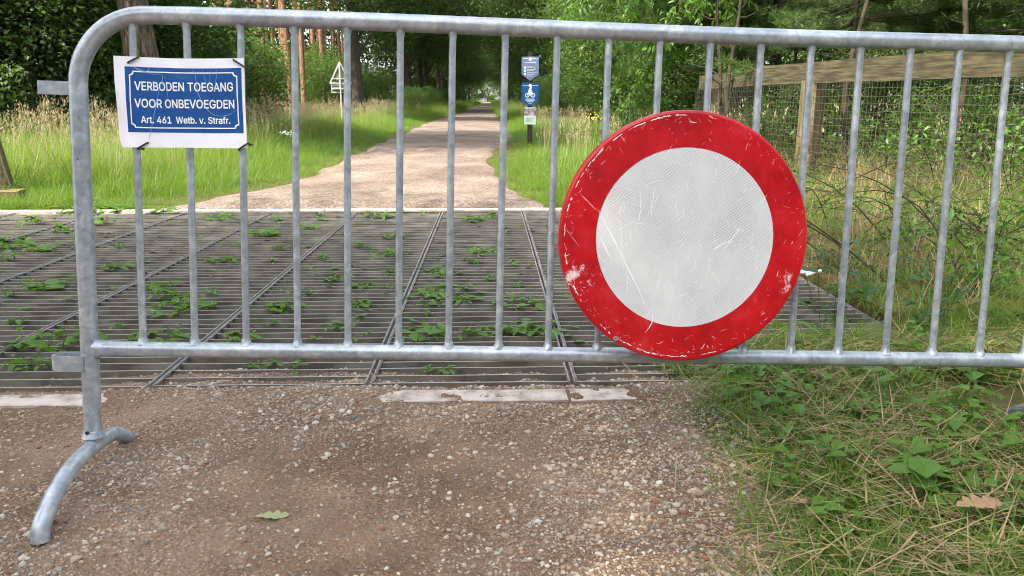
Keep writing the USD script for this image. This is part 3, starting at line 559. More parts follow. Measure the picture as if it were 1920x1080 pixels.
for (x, y, s, a) in ((-7.8, 38, 1.1, 1), (-9.5, 44, 1.4, 2), (-7.4, 47, 1.0, 3), (-13, 40, 1.4, 4), (-16, 36, 1.3, 5), (-11, 52, 1.4, .5), (-8, 58, 1.2, 1.5), (-19, 45, 1.6, 2.5), (-24, 50, 1.6, 3.1)):
    copy(lshrub, (x, y, 0), a, s, 'undergrowth shrub among the pine trunks', 'undergrowth shrubs in the pine stand')
for (x, y, s, a) in ((-3.9, 40, .55, 1), (-3.8, 47, .6, 2), (-3.6, 55, .6, 3)):
    copy(lshrub, (x, y, 0), a, s, 'low shrub at the left edge of the path in front of the oak row', 'low shrubs by the oak row')
for (x, y, s, a) in ((2.9, 40, .7, 1), (2.8, 52, .6, 2), (3.2, 33, .8, 4)):
    copy(lshrub, (x, y, 0), a, s, 'low shrub at the right edge of the path, beyond the information post', 'low shrubs right of the path')

# pine stand
def pine(seed, h, r0, loc, label, group):
    rng = np.random.default_rng(seed); t = thing('pine_tree', label, 'pine', loc, 0, 1, group)
    tm, tp = trunk_mesh(rng, h, r0, r0 * .45, .1, 20, 10, .2)
    obj('trunk', tm, pinebark, t, smooth=True)
    cl = np.stack([rng.normal(0, .9, 60), rng.normal(0, .9, 60), rng.uniform(h * .68, h * 1.02, 60)], 1)
    obj('branches', limbs(rng, tp, cl[:22], .04, 5), pinebark, t)
    P = np.repeat(cl, 60, 0) + rng.normal(0, .33, (3600, 3)); D = rng.normal(size=(3600, 3)) + [0, 0, .4]
    obj('crown', leaves(P, D, rng.normal(size=(3600, 3)), .28, .07, 'diamond', .02), L_needle, t)
    return t
PG = 'tall pines of the stand left of the path'
pine0 = pine(9, 17, .15, (-9.3, 33, 0), 'tall straight pine with orange bark in the stand behind the left bars', PG)
rng = np.random.default_rng(15); pts_ = []
while len(pts_) < 58:
    y = rng.uniform(31, 86); x = -rng.uniform(.155 * y + 1.5, .34 * y)
    if x > -7.3 or any((x - a) ** 2 + (y - b) ** 2 < 3.2 for a, b in pts_): continue
    pts_.append((x, y)); copy(pine0, (x, y, 0), rng.uniform(0, 6), rng.uniform(.8, 1.2) * np.array([1, 1, rng.uniform(.95, 1.1)]), group=PG, rx=rng.normal(0, .012))

# distant wood closing the view
def wall(rng, line, h, n, L):
    line = np.array(line, float); seg = np.diff(line, axis=0); ln = np.linalg.norm(seg, axis=1); k = rng.choice(len(seg), n, p=ln / ln.sum())
    base = line[k] + seg[k] * rng.random((n, 1)); per = 26
    z = h * rng.random(n) ** .9 * (.55 + .6 * meshkit.fbm(np.stack([base[:, 0] * .12, base[:, 1] * .12, 0 * z_[:n]], -1), 3, 3))
    c = np.stack([base[:, 0] + rng.normal(0, 1.6, n), base[:, 1] + rng.normal(0, 1.6, n), z], 1)
    P = np.repeat(c, per, 0) + rng.normal(0, 1, (n * per, 3)) * [.75, .75, .4]
    return leaves(P, rng.normal(size=(n * per, 3)) - [0, 0, .3], rng.normal(0, .6, (n * per, 3)) + [0, 0, .8], L * rng.uniform(.6, 1.3, n * per), L * .6)
z_ = np.zeros(100000); rng = np.random.default_rng(21)
obj('distant_wood', wall(rng, [(-36, 4), (-38, 40), (-36, 86), (-24, 98), (-9, 104), (-8.5, 190)], 25, 8800, .5), L_oak, label='leafy mass of distant woodland closing the view behind the pine trunks', cat='woodland', kind='stuff')
obj('distant_wood', wall(rng, [(22, -4), (22, 16), (20, 42), (9, 60), (8, 110), (8, 200)], 16, 4600, .45), L_oak, label='leafy mass of woodland closing the view on the right behind the fence', cat='woodland', kind='stuff')
obj('distant_wood', wall(rng, [(-30, -4), (-18, -13), (0, -17), (16, -13), (24, -2)], 13, 2600, .45), L_oak, label='leafy mass of woodland behind the viewer', cat='woodland', kind='stuff')
obj('distant_wood', wall(rng, [(-16, 300), (-6, 308), (6, 308), (16, 300)], 16, 500, .8), L_light, label='pale distant foliage at the far end of the path', cat='woodland', kind='stuff')

# trees that shade the foreground, left of and behind the viewer
copy(oak, (-6.1, -1.2, 0), 1.2, (.92, .92, .92), 'oak standing left of the camera, shading the barrier')
copy(oak, (9.0, 4.5, 0), 5.0, (.85, .85, .9), 'oak on the right beyond the thicket')

# ------------------------------------------------------------------ cherry with hanging branches over the path, right
rng = np.random.default_rng(33)
ch = thing('cherry_tree', 'broadleaved tree with fresh green hanging sprays above the round sign', 'tree', (4.6, 12.6, 0))
tm, tp = trunk_mesh(rng, 5.2, .10, .05, .12, 18, 10); obj('trunk', tm, bark_dark, ch, smooth=True)
br, LP, LD, LN = [], [], [], []
for k in range(64):
    z0 = rng.uniform(1.6, 4.6); s = np.array([0, 0, z0]); ang = rng.uniform(PI * .72, PI * 1.32); ln = rng.uniform(1.6, 3.5)
    e = s + np.array([math.cos(ang) * ln, math.sin(ang) * ln * .9, rng.uniform(-.45, .5)]); m = (s + e) / 2 + [0, 0, .42]
    q = smoothpath([s, m, e, e + np.array([math.cos(ang) * .22, math.sin(ang) * .22, -.42 * rng.uniform(.5, 1.5)])], 22); br.append(tube(q, np.linspace(.022, .003, 22), 5, False))
    for i in range(6, 22):
        for _ in range(3):
            sd_ = norm(rng.normal(size=3) * [1, 1, .3]); sub = q[i] + sd_ * rng.uniform(.02, .3) - [0, 0, rng.uniform(0, .18)]
            nlv = 5
            tt = np.linspace(.1, 1, nlv)[:, None]; pp_ = q[i] + (sub - q[i]) * tt
            LP.append(pp_); LD.append(sd_ * .6 + rng.normal(0, .55, (nlv, 3)) - [0, 0, .75]); LN.append(rng.normal(0, .5, (nlv, 3)) + [0, -.3, .8])
obj('branches', merge(br), bark_dark, ch); LP, LD, LN = map(np.vstack, (LP, LD, LN))
obj('crown', leaves(LP, LD, LN, rng.uniform(.08, .13, len(LP)), .042, 'oval', .12, .15), L_cherry, ch)

# ------------------------------------------------------------------ young pines behind the fence
def young_pine(seed, loc, h, label, group=None, spread=1.7, zmin=1.0):
    rng = np.random.default_rng(seed); t = thing('young_pine', label, 'pine', loc, 0, 1, group)
    tm, tp = trunk_mesh(rng, h, .030, .010, .05, 20, 8, .1); obj('trunk', tm, twig, t, smooth=True)
    br, P, D = [], [], []
    for k in range(64):
        z0 = rng.uniform(zmin, h * .98); a = rng.uniform(0, 2 * PI); ln = spread * (1.08 - z0 / h * .75) * rng.uniform(.55, 1.1)
        s = tp[np.argmin(np.abs(tp[:, 2] - z0))]; e = s + np.array([math.cos(a) * ln, math.sin(a) * ln, .12 * ln + rng.normal(0, .1)])
        q = smoothpath([s, (s + e) / 2 - [0, 0, .06], e + [0, 0, .05]], 16); br.append(tube(q, np.linspace(.011, .003, 16), 5, False))
        dead = z0 < h * .35 and rng.random() < .5
        tips = [(q, 5)]
        for i in (6, 8, 10, 12, 14):
            sd_ = norm(np.array([math.cos(a + rng.choice([-1, 1]) * .9), math.sin(a + rng.choice([-1, 1]) * .9), .15])); l2 = rng.uniform(.15, .4) * spread
            q2 = q[i] + sd_ * np.linspace(0, l2, 8)[:, None]; br.append(tube(q2, np.linspace(.005, .002, 8), 4, False)); tips.append((q2, 2))
        if dead: continue
        for qq, i0 in tips:
            d_ = norm(np.gradient(qq, axis=0))
            for i in range(i0, len(qq)):
                n_ = 46; P.append(np.repeat(qq[i:i + 1], n_, 0) + rng.normal(0, .012, (n_, 3))); D.append(d_[i] * .75 + rng.normal(0, .55, (n_, 3)) + [0, 0, .15])
    obj('branches', merge(br), twig, t); P, D = np.vstack(P), np.vstack(D)
    obj('crown', leaves(P, D, rng.normal(size=P.shape), rng.uniform(.07, .13, len(P)), .0060, 'diamond', 0), L_needle, t)
    return t
yp = young_pine(51, (3.95, 8.7, 0), 4.4, 'young pine with long needles behind the wooden rail, above the right half of the sign')
copy(yp, (5.6, 8.0, 0), 2.1, 1.05, 'young pine behind the fence near the right edge of the picture')
copy(yp, (3.7, 11.8, 0), 4.0, 1.0, 'young pine beyond the far end of the wooden rail')
copy(yp, (6.9, 11.5, 0), 5.2, 1.2, 'young pine in the second row behind the fence')
copy(yp, (5.2, 13.5, 0), 1.2, 1.15, 'young pine deeper in the shade behind the fence posts')
rng = np.random.default_rng(61)
sap = thing('sapling', 'thin bare brown sapling stem right of the stout fence post', 'sapling', (3.45, 7.55, 0))
q = smoothpath([(0, 0, -.1), (.03, .02, .5), (.0, .05, 1.0), (.07, .02, 1.6), (.05, .05, 2.6)], 26); parts = [tube(q, np.linspace(.032, .016, 26), 8)]
for k in range(16):
    i = rng.integers(4, 24); a = rng.uniform(0, 6.3); e = q[i] + np.array([math.cos(a), math.sin(a), .35]) * rng.uniform(.2, .7); parts.append(tube(np.linspace(q[i], e, 6) + rng.normal(0, .01, (6, 3)), np.linspace(.007, .002, 6), 5, False))
obj('stem', merge(parts), twig, sap)
for (x, y, a, l_) in ((2.95, 9.6, 1, 'thin dark sapling between the two fence posts'), (4.2, 6.9, 2.4, 'thin bare sapling behind the wire netting'), (2.85, 9.9, 4, 'second thin sapling beside the far fence post')):
    copy(sap, (x, y, 0), a, 1.0, l_)

# ------------------------------------------------------------------ wooden fence on the right
def plank(p0, p1, w, hgt_, mat, parent, name, tilt=0):
    p0, p1 = np.array(p0, float), np.array(p1, float); L = np.linalg.norm(p1 - p0)
    b = trimesh.creation.box(extents=(L, w, hgt_)); b = b.subdivide().subdivide().subdivide()
    v = np.array(b.vertices); v += (meshkit.noise(v * [3, 30, 30] + 3, 8)[:, None] - .5) * [.0, .004, .008]
    ax = (p1 - p0) / L; ay = norm(np.cross([0, 0, 1], ax)); az = np.cross(ax, ay)
    o = UsdGeom.Xform
    m = np.eye(4)
    pr = obj(name, (v, b.faces), mat, parent, smooth=30)
    mid = (p0 + p1) / 2
    UsdGeom.Xformable(pr).AddTransformOp().Set(Gf.Matrix4d(*map(float, (*ax, 0, *ay, 0, *az, 0, *mid, 1))))
    return pr
fence = thing('wooden_fence', 'weathered wooden post and rail fence with wire netting right of the grating', 'fence')
def fpost(x, y, h_, rz, w=.16, parent=None):
    b = trimesh.creation.box(extents=(w, w, h_ + .3)).subdivide().subdivide().subdivide(); v = np.array(b.vertices)
    v += (meshkit.noise(v * [25, 25, 3], 6)[:, None] - .5) * [.006, .006, 0]
    pr = obj('post', (v, b.faces), timber, parent, smooth=30); x_ = UsdGeom.Xformable(pr)
    x_.AddTranslateOp().Set(Gf.Vec3d(x, y, (h_ - .3) / 2)); x_.AddRotateZOp().Set(math.degrees(rz)); return pr
fpost(3.19, 10.95, 1.12, .1, .15, fence); fpost(3.14, 7.62, 1.08, .62, .165, fence); fpost(4.02, 3.7, 1.12, .4, .16, fence)
plank((3.03, 11.35, 1.135), (2.98, 8.3, 1.145), .045, .19, timber_h, fence, 'rail')
plank((2.92, 8.62, 1.15), (3.88, 3.55, 1.15), .045, .20, timber_h, fence, 'rail')
for (x, y) in ((2.905, 8.30), (2.99, 8.0)):
    pass
def netting(a, b, z0, z1, sp=.052, r=.0019, seed=0):
    rng = np.random.default_rng(seed); a, b = np.array(a, float), np.array(b, float); L = np.linalg.norm(b - a); parts = []; ax = (b - a) / L; nn = np.array([-ax[1], ax[0]])
    n = int(L / .25) + 2; t = np.linspace(0, 1, n)[:, None]
    for z in np.arange(z0, z1 + .01, sp * 1.25):
        q = a + (b - a) * t + nn * (rng.normal(0, .004, (n, 1)) + .012 * np.sin(t * 9)); parts.append(tube(np.hstack([q, np.full((n, 1), z) + rng.normal(0, .004, (n, 1))]), r, 3, False))
    for s in np.arange(0, L, sp):
        z = np.linspace(z0, z1, 6); q = np.stack([np.full(6, a[0] + ax[0] * s), np.full(6, a[1] + ax[1] * s), z], 1); q[:, :2] += nn * .012 * np.sin(s / L * 9); q += rng.normal(0, .0025, q.shape); parts.append(tube(q, r, 3, False))
    return merge(parts)
obj('wire_netting', netting((2.93, 11.2), (2.93, 8.4), .02, 1.05, seed=1), wire_m, fence); obj('wire_netting', netting((2.95, 8.3), (3.83, 3.55), .02, 1.06, seed=2), wire_m, fence)
lf = thing('leaning_fence_post', 'leaning weathered wooden post wrapped in wire netting at the left edge', 'fence post')
b = trimesh.creation.box(extents=(.13, .13, 1.5)).subdivide().subdivide().subdivide(); v = np.array(b.vertices); v += (meshkit.noise(v * [25, 25, 3], 6)[:, None] - .5) * [.006, .006, 0]
v = v @ trimesh.transformations.rotation_matrix(-.14, [0, 1, 0])[:3, :3].T @ trimesh.transformations.rotation_matrix(.3, [0, 0, 1])[:3, :3].T + [-4.63, 7.35, .68]
obj('post', (v, b.faces), timber, lf, smooth=30)
parts = []
for z in np.arange(.06, 1.3, .065):
    c = np.array([-4.63 - (z - .68) * math.tan(.14), 7.35, z]); q = np.array([c + np.array([sx_ * .073, sy_ * .073, rng.normal(0, .004)]) for sx_, sy_ in ((-6, 1.5), (-1, -1.05), (1, -1.0), (1.0, 1.0))]); parts.append(tube(q, .0016, 3, False))
for sx_ in (-.05, 0.0, .05):
    parts.append(tube(np.array([[-4.63 - (z - .68) * math.tan(.14) + sx_, 7.35 - .079, z] for z in (.05, .6, 1.3)]), .0016, 3, False))
obj('wire_netting', merge(parts), wire_m, lf)
sl = thing('timber_block', 'orange brown timber block lying at the left edge, at the foot of the leaning post', 'timber block', (-4.50, 6.97, .05), .12)
b = trimesh.creation.box(extents=(.62, .16, .13)).subdivide().subdivide().subdivide(); v = np.array(b.vertices); v += (meshkit.noise(v * 14, 4)[:, None] - .5) * .018
obj('block', (v, b.faces), sleeper_m, sl, smooth=35)

# ------------------------------------------------------------------ signs in the background
sign_white = noisy('white_sign_paint', [(.3, (.30, .32, .28)), (.7, (.42, .43, .39))], 6, .5)
sign_back = noisy('olive_sign_back', [(.3, (.15, .165, .10)), (.7, (.24, .255, .17))], 5, .6)
pole_m = noisy('pale_grey_pole', [(.3, (.42, .43, .40)), (.7, (.60, .61, .57))], 8, .5, metallic=.2)
ws = thing('triangular_sign', 'triangular traffic sign seen from behind on a thin pale pole in the long grass', 'road sign', (-4.66, 25, 0), .12, (.86, .86, .95))
pv = tube([(0, 0, -.2), (0, 0, 2.08)], .026, 12); obj('pole', pv, pole_m, ws, smooth=40)
def vplate(poly, d, y):
    me = extr(poly, d); me.apply_transform(trimesh.transformations.rotation_matrix(PI / 2, [1, 0, 0])); me.apply_translation((0, y, 0)); return me
tri = Polygon([(-.36, 1.48), (.36, 1.48), (0, 2.13)]).buffer(.03)
obj('plate', vplate(tri, .012, .06), sign_back, ws); obj('rim', vplate(tri.difference(tri.buffer(-.055)), .03, .045), sign_white, ws)
pl_ = sbox(-.34, 1.16, .34, 1.44); obj('sub_plate', vplate(pl_, .012, .06), sign_back, ws); obj('rim', vplate(pl_.difference(pl_.buffer(-.035)).union(sbox(-.34, 1.27, .34, 1.33)), .02, .046), sign_white, ws)
obj('bracket', box((0, .0, 1.62), (.5, .045, .035)), sign_white, ws); obj('bracket', box((0, .0, 1.3), (.5, .045, .035)), sign_white, ws)

fade_blue = noisy('faded_blue_panel', [(.3, (.14, .19, .33)), (.7, (.19, .245, .40))], 5, .45)
deep_blue = noisy('deep_blue_panel', [(.3, (.010, .075, .24)), (.7, (.016, .10, .30))], 5, .4)
cream = M('cream_print', {'p': ('principled_bsdf', {'base_color': (.78, .77, .68), 'roughness': .5})}, [])
photo_m = noisy('brownish_photo_print', [(.35, (.10, .055, .05)), (.5, (.30, .24, .25)), (.65, (.55, .53, .52))], 14, .5)
palegreen = M('pale_green_sheet', {'p': ('principled_bsdf', {'base_color': (.60, .70, .60), 'roughness': .5})}, [])
ip = thing('information_post', 'dark post with blue cycle route shields and a pale notice, right of the path', 'information post', (.785, 15.35, 0), -.04)
b = trimesh.creation.box(extents=(.10, .10, 1.98)); b.apply_translation((0, .06, .80)); obj('post', b, dark_post, ip)
sh = lambda z0, z1, pt_: Polygon([(-.165, z1), (.165, z1), (.165, z0 + pt_), (.13, z0 + pt_ * .75), (0, z0), (-.13, z0 + pt_ * .75), (-.165, z0 + pt_)])
s1 = obj('shield', vplate(sh(1.255, 1.70, .12), .012, .006), fade_blue, ip, label='faded grey blue shield with a pale disc')
s2 = obj('shield', vplate(sh(.775, 1.215, .10), .012, .006), deep_blue, ip, label='deep blue shield with a white cyclist')
obj('disc', vplate(Point(0, 1.655).buffer(.03), .003, -.007), cream, s1); obj('disc', vplate(Point(0, 1.165).buffer(.03), .003, -.007), cream, s2)
for z in (1.50, 1.44, 1.38): obj('dot', vplate(Point(-.10, z).buffer(.023), .003, -.007), white_ink, s1)
obj('dot', vplate(Point(.085, 1.49).buffer(.011), .003, -.007), white_ink, s1)
tl = [sbox(-.15, 1.665, -.04, 1.675), sbox(.04, 1.665, .15, 1.675), sbox(-.10, 1.585, .11, 1.597)] + [sbox(-.06, z, x, z + .007) for z, x in ((1.52, .05), (1.495, .06), (1.46, .10), (1.435, .07), (1.40, .12), (1.375, .09), (1.34, .04))]
obj('small_print', vplate(unary_union(tl), .002, -.0065), cream, s1)
tl = [sbox(-.15, 1.16, -.04, 1.168), sbox(.04, 1.16, .15, 1.168), sbox(-.085, .905, .085, .917), sbox(-.085, .88, .09, .89), sbox(-.06, .855, .06, .864), sbox(-.03, .83, .03, .838)]
obj('small_print', vplate(unary_union(tl), .002, -.0065), white_ink, s2)
wh = lambda x: Point(x, .985).buffer(.043).difference(Point(x, .985).buffer(.029))
ln_ = lambda *p: LineString(p).buffer(.008)
cyc = unary_union([wh(-.055), wh(.055), ln_((-.055, .985), (-.02, 1.03), (.035, 1.03), (.055, .985)), ln_((-.02, 1.03), (0, .985), (.035, 1.03)), ln_((.035, 1.03), (.03, 1.055)),
                   Polygon([(-.035, 1.045), (-.012, 1.11), (.018, 1.105), (.0, 1.04)]).buffer(.008), ln_((.0, 1.095), (.032, 1.06)), ln_((-.018, 1.05), (.012, 1.025), (-.002, .985)), Point(.018, 1.128).buffer(.019)])
obj('cyclist_symbol', vplate(cyc, .002, -.0065), white_ink, s2)
obj('photo_sheet', vplate(sbox(-.115, .60, .115, .755), .004, .0), photo_m, ip); obj('paper_sheet', vplate(sbox(-.115, .43, .115, .598), .004, .0), palegreen, ip)
obj('heading_strip', vplate(sbox(-.11, .735, .07, .752), .003, -.005), white_ink, ip)
obj('small_print', vplate(unary_union([sbox(-.08, z, x, z + .006) for z, x in ((.55, .06), (.53, .08), (.505, .03), (.48, .07))]), .002, -.005), sign_back, ip)

# ------------------------------------------------------------------ grass
def tuft(rng, n, rad, Lm, Ls, W, lean=.35, curve=.7, segs=4):
    a = rng.uniform(0, 2 * PI, n); r_ = rad * np.sqrt(rng.random(n)); P = np.stack([np.cos(a) * r_, np.sin(a) * r_, np.full(n, -.02)], 1)
    return blades(P, rng.uniform(0, 2 * PI, n), np.abs(rng.normal(0, lean, n)), np.abs(rng.normal(Lm, Ls, n)) + Lm * .2, W * rng.uniform(.6, 1.3, n), rng.normal(curve, .35, n), segs)
def seedstalk(rng, n, rad, Lm):
    a = rng.uniform(0, 2 * PI, n); r_ = rad * np.sqrt(rng.random(n)); P = np.stack([np.cos(a) * r_, np.sin(a) * r_, 0 * a], 1); az = rng.uniform(0, 2 * PI, n); le = np.abs(rng.normal(0, .16, n)); L = rng.uniform(.8, 1.15, n) * Lm
    st = blades(P, az, le, L, np.full(n, .004), np.full(n, .15), 3)
    tip = P + np.stack([np.cos(az) * np.sin(le + .08), np.sin(az) * np.sin(le + .08), np.cos(le + .08)], 1) * (L * .97)[:, None]
    k = 9; Q = np.repeat(tip, k, 0) + rng.normal(0, .010, (n * k, 3)) + np.array([0, 0, 1.0]) * rng.uniform(-.10, .05, (n * k, 1)); hd_ = leaves(Q, rng.normal(0, .35, (n * k, 3)) + [0, 0, 1], rng.normal(size=(n * k, 3)), .04, .009, 'diamond', 0)
    return merge([st, hd_])
rng = np.random.default_rng(101)
lush = [('tuft', tuft(rng, 46, .17, .20, .08, .0055, .55, 1.1), G_lush) for _ in range(4)]
tall = [('tuft', tuft(rng, 34, .22, .50, .16, .0062, .42, 1.1), G_tall) for _ in range(3)] + [('tuft', tuft(rng, 34, .22, .40, .15, .0065, .5, 1.25), G_lush) for _ in range(2)] + [('seed_stalks', seedstalk(rng, 9, .25, .82), seed_m) for _ in range(3)]
def scatter(rng, n, x0, x1, y0, y1, keep):
    x, y = rng.uniform(x0, x1, n), y0 + (y1 - y0) * rng.random(n) ** 1.5
    k = keep(x, y); return x[k], y[k]
def fence_x(y): return np.interp(y, [3.5, 7.6, 11], [3.85, 3.05, 2.98])
def lowside(x, y): return np.where(x < fence_x(y) + .1, np.interp(y, [2.6, 3.6, 5, 8], [.75, .55, .42, .38]), 1.0)
def put_grass(name, protos, x, y, sc, idx, rng, label, catn='grass', dz=0.0):
    z = hgt(x, y) + dz; instancer(name, protos, np.stack([x, y, z], 1), quat_z(rng.uniform(0, 2 * PI, len(x))), sc, idx, label=label, cat=catn, kind='stuff')
dl = lambda x, y: p_left(np.maximum(y, 6.4)) - x      # metres left of the path's edge
dr = lambda x, y: x - p_right(np.maximum(y, 6.4))
x, y = scatter(rng, 60000, -19, -2.0, 6.55, 60, lambda x, y: (dl(x, y) > -.06 + .10 * np.sin(y * 7) + rng.normal(0, .09, len(x))) & (x > -.62 * y - 2) & ((y < 24) | (x > -8)))
d = dl(x, y); tallp = sstep(.8, 2.2, d) * sstep(7.2, 9.0, y); short = rng.random(len(x)) > tallp
put_grass('short_grass', lush, x[short], y[short], rng.uniform(.55, 1.15, short.sum()) * (.35 + .65 * sstep(0, 1.0, d[short])) * (.6 + .4 * sstep(6.6, 8, y[short])), rng.integers(0, 4, short.sum()), rng, 'bright green shorter grass along the left edge of the path')
t_ = ~short; n_ = t_.sum(); sc_ = rng.uniform(.7, 1.2, n_) * (.65 + .5 * meshkit.fbm(np.stack([x[t_] * .5, y[t_] * .5, 0 * x[t_]], -1), 2, 4)); idx = rng.choice(8, n_, p=[.17, .17, .16, .22, .22, .02, .02, .02])
put_grass('long_grass', tall, x[t_], y[t_], sc_, idx, rng, 'long yellow green meadow grass with seed heads on the left')
x, y = scatter(rng, 34000, .0, 8, 6.6, 60, lambda x, y: (dr(x, y) > -.05 + .10 * np.sin(y * 6) + rng.normal(0, .09, len(x))) & (x < .3 * y + 1.2) & ((y < 22) | (x < 3.6)) & ~((x > 2.4) & (y < 9)))
d = dr(x, y); low_ = 1 - .55 * sstep(1.1, .5, np.abs(x - .75)) * sstep(10.5, 12, y) * sstep(17.5, 16, y)
put_grass('short_grass', lush, x, y, low_ * rng.uniform(.6, 1.35, len(x)) * (.35 + .65 * sstep(0, .7, d)), rng.integers(0, 4, len(x)), rng, 'bright sunlit grass right of the path around the information post')
k = (rng.random(len(x)) < .025) & (d > .6); put_grass('seed_grass', tall[5:], x[k], y[k], rng.uniform(.55, .85, k.sum()), rng.integers(0, 3, k.sum()), rng, 'sparse seeding grass stalks right of the path')
x = np.r_[rng.uniform(-4.6, -2.3, 5000), rng.uniform(.6, 3.0, 5000)]; y = 38 * (260 / 38) ** rng.random(10000)
put_grass('verge_strip', lush[:2] + tall[:2], x, y, rng.uniform(.8, 1.6, len(x)), rng.integers(0, 4, len(x)), rng, 'green verges along both sides of the far path')

# near right verge: short mixed grass, straw and weeds
vt = [('tuft', tuft(rng, 32, .06, .075, .035, .0030, .75, 1.3), G_verge) for _ in range(4)] + [('tuft', tuft(rng, 18, .05, .085, .04, .0034, .55, 1.1), G_lush) for _ in range(2)]
n_ = 12500; x, y = rng.uniform(.25, 3.2, n_), rng.uniform(.75, 2.75, n_)
e_ = .76 - .20 * sstep(2.1, 1.2, y) + .06 * np.sin(y * 5)
dens = sstep(-.22, .30, x - e_) * (.35 + .9 * meshkit.fbm(np.stack([x * 3, y * 3, 0 * x], -1), 3, 14)); k = (rng.random(n_) < dens) & (np.hypot((x - 1.46) / .24, (y - 2.0) / .30) > 1); x, y = x[k], y[k]
put_grass('verge_grass', vt, x, y, rng.uniform(.6, 1.35, len(x)), rng.choice(6, len(x), p=[.14, .14, .14, .12, .23, .23]), rng, 'dry and green grass of the near verge, right of the gravel')
def straw_mesh(rng, n, Lm):
    P = np.stack([rng.normal(0, .07, n), rng.normal(0, .07, n), rng.uniform(.004, .03, n)], 1); return blades(P, rng.uniform(0, 2 * PI, n), rng.normal(1.50, .10, n), np.abs(rng.normal(Lm, .06, n)), rng.uniform(.0012, .0026, n), rng.normal(.06, .2, n), 4)
sm = [('straw', straw_mesh(rng, 12, .085), G_straw) for _ in range(5)]
n_ = 1900; x, y = rng.uniform(.2, 3.2, n_), rng.uniform(.8, 2.6, n_); e_ = .70 - .26 * sstep(2.1, 1.2, y); k = (rng.random(n_) < sstep(-.30, .35, x - e_) * .75) & (np.hypot((x - 1.46) / .22, (y - 2.0) / .28) > 1); x, y = x[k], y[k]
instancer('straw', sm, np.stack([x, y, np.maximum(hgt(x, y), -.012) + .006 + .045 * rng.random(len(x)) * sstep(-.05, .3, x - e_[k])], 1), quat_z(rng.normal(PI * .9, .8, len(x))), rng.uniform(.7, 1.4, len(x)), rng.integers(0, 5, len(x)), label='dry straw lying over the verge and the gravel edge', cat='straw', kind='stuff')

# thicket along the right of the grid and behind the netting
def arching(rng, nleaf, L, leafL):
    a = rng.uniform(0, 2 * PI); q = smoothpath([(0, 0, 0), (math.cos(a) * L * .25, math.sin(a) * L * .25, L * .55), (math.cos(a) * L * .7, math.sin(a) * L * .7, L * .62 * rng.uniform(.6, 1.1))], 12)
    i = rng.integers(2, 12, nleaf); P = q[i] + rng.normal(0, .05, (nleaf, 3)); D = rng.normal(0, .8, (nleaf, 3)); Nn = rng.normal(0, .4, (nleaf, 3)) + [0, 0, 1]
    return tube(q, np.linspace(.004, .0018, 12), 4, False), leaves(P, D, Nn, leafL * rng.uniform(.6, 1.3, nleaf), leafL * .62, 'oval', .15, .1)
dry = [('tuft', tuft(rng, 30, .15, .42, .15, .0045, .5, 1.1), G_verge if _ else G_straw) for _ in range(3)] + [('seed_stalks', seedstalk(rng, 7, .2, .75), seed_m)]
bp_ = []
for k in range(5):
    a_, b_ = arching(rng, 34, rng.uniform(.6, 1.0), .055); bp_ += [('stem', a_, twig), ('leaf', b_, L_bramble if k % 2 else L_herb)]
n_ = 1900; x, y = rng.uniform(1.6, 9.5, n_), rng.uniform(2.7, 13, n_); k = (x > 1.75 + .12 * (y - 2.6)) & ((x > 2.5) | (y < 6.3)) & (x < .75 * y + 2.4) & (meshkit.fbm(np.stack([x, y, 0 * x], -1) * .9, 2, 8) > .36)
x, y = x[k], y[k]; m_ = len(x); pk = rng.integers(0, 5, m_); rz_ = rng.uniform(0, 2 * PI, m_); s_ = rng.uniform(.55, 1.15, m_) * lowside(x, y)
pos = np.stack([x, y, hgt(x, y)], 1)
instancer('bramble_thicket', bp_, np.vstack([pos, pos]), np.vstack([quat_z(rz_)] * 2), np.r_[s_, s_], np.r_[pk * 2, pk * 2 + 1], label='tangled brambles and weeds behind and in front of the wire netting', cat='thicket', kind='stuff')
n_ = 2600; x, y = rng.uniform(1.5, 9, n_), rng.uniform(2.6, 13, n_); k = (x > 1.72 + .10 * (y - 2.6)) & ((x > 2.4) | (y < 6.3)) & (x < .75 * y + 2.2); x, y = x[k], y[k]
put_grass('dry_thicket_grass', dry, x, y, rng.uniform(.5, 1.1, len(x)) * lowside(x, y), rng.choice(4, len(x), p=[.33, .33, .32, .02]), rng, 'dry yellowed grass stalks tangled in the thicket on the right')
n_ = 3600; x, y = rng.uniform(1.3, 9, n_), rng.uniform(2.5, 12, n_); k = (x > 1.55 + .05 * (y - 2.6)) & ((x > 2.2) | (y < 6.4)) & (x < .75 * y + 2.2); x, y = x[k], y[k]
put_grass('undergrowth_grass', lush[:2] + vt[:4] + dry[:1], x, y, rng.uniform(.6, 1.4, len(x)) * np.where(x < fence_x(y), .75, 1.2) * np.where(np.arange(len(x)) % 7 == 6, .7, 1), np.arange(len(x)) % 7, rng, 'green grass growing low under the brambles on the right')
for (x, y, s_, a_) in ((4.6, 7.6, .42, 1), (5.6, 6.4, .45, 2), (5.2, 9.6, .55, 3), (6.6, 8.2, .6, 4), (3.9, 9.9, .40, 5), (7.4, 6.6, .6, .4), (4.6, 5.4, .32, 1.4), (8.6, 9.2, .8, 2.2), (6.4, 12, .8, 3.3)):
    copy(lshrub, (x, y, -.1), a_, s_, 'green bush growing behind the wire netting', 'bushes behind the wire netting')
n_ = 520; parts = []
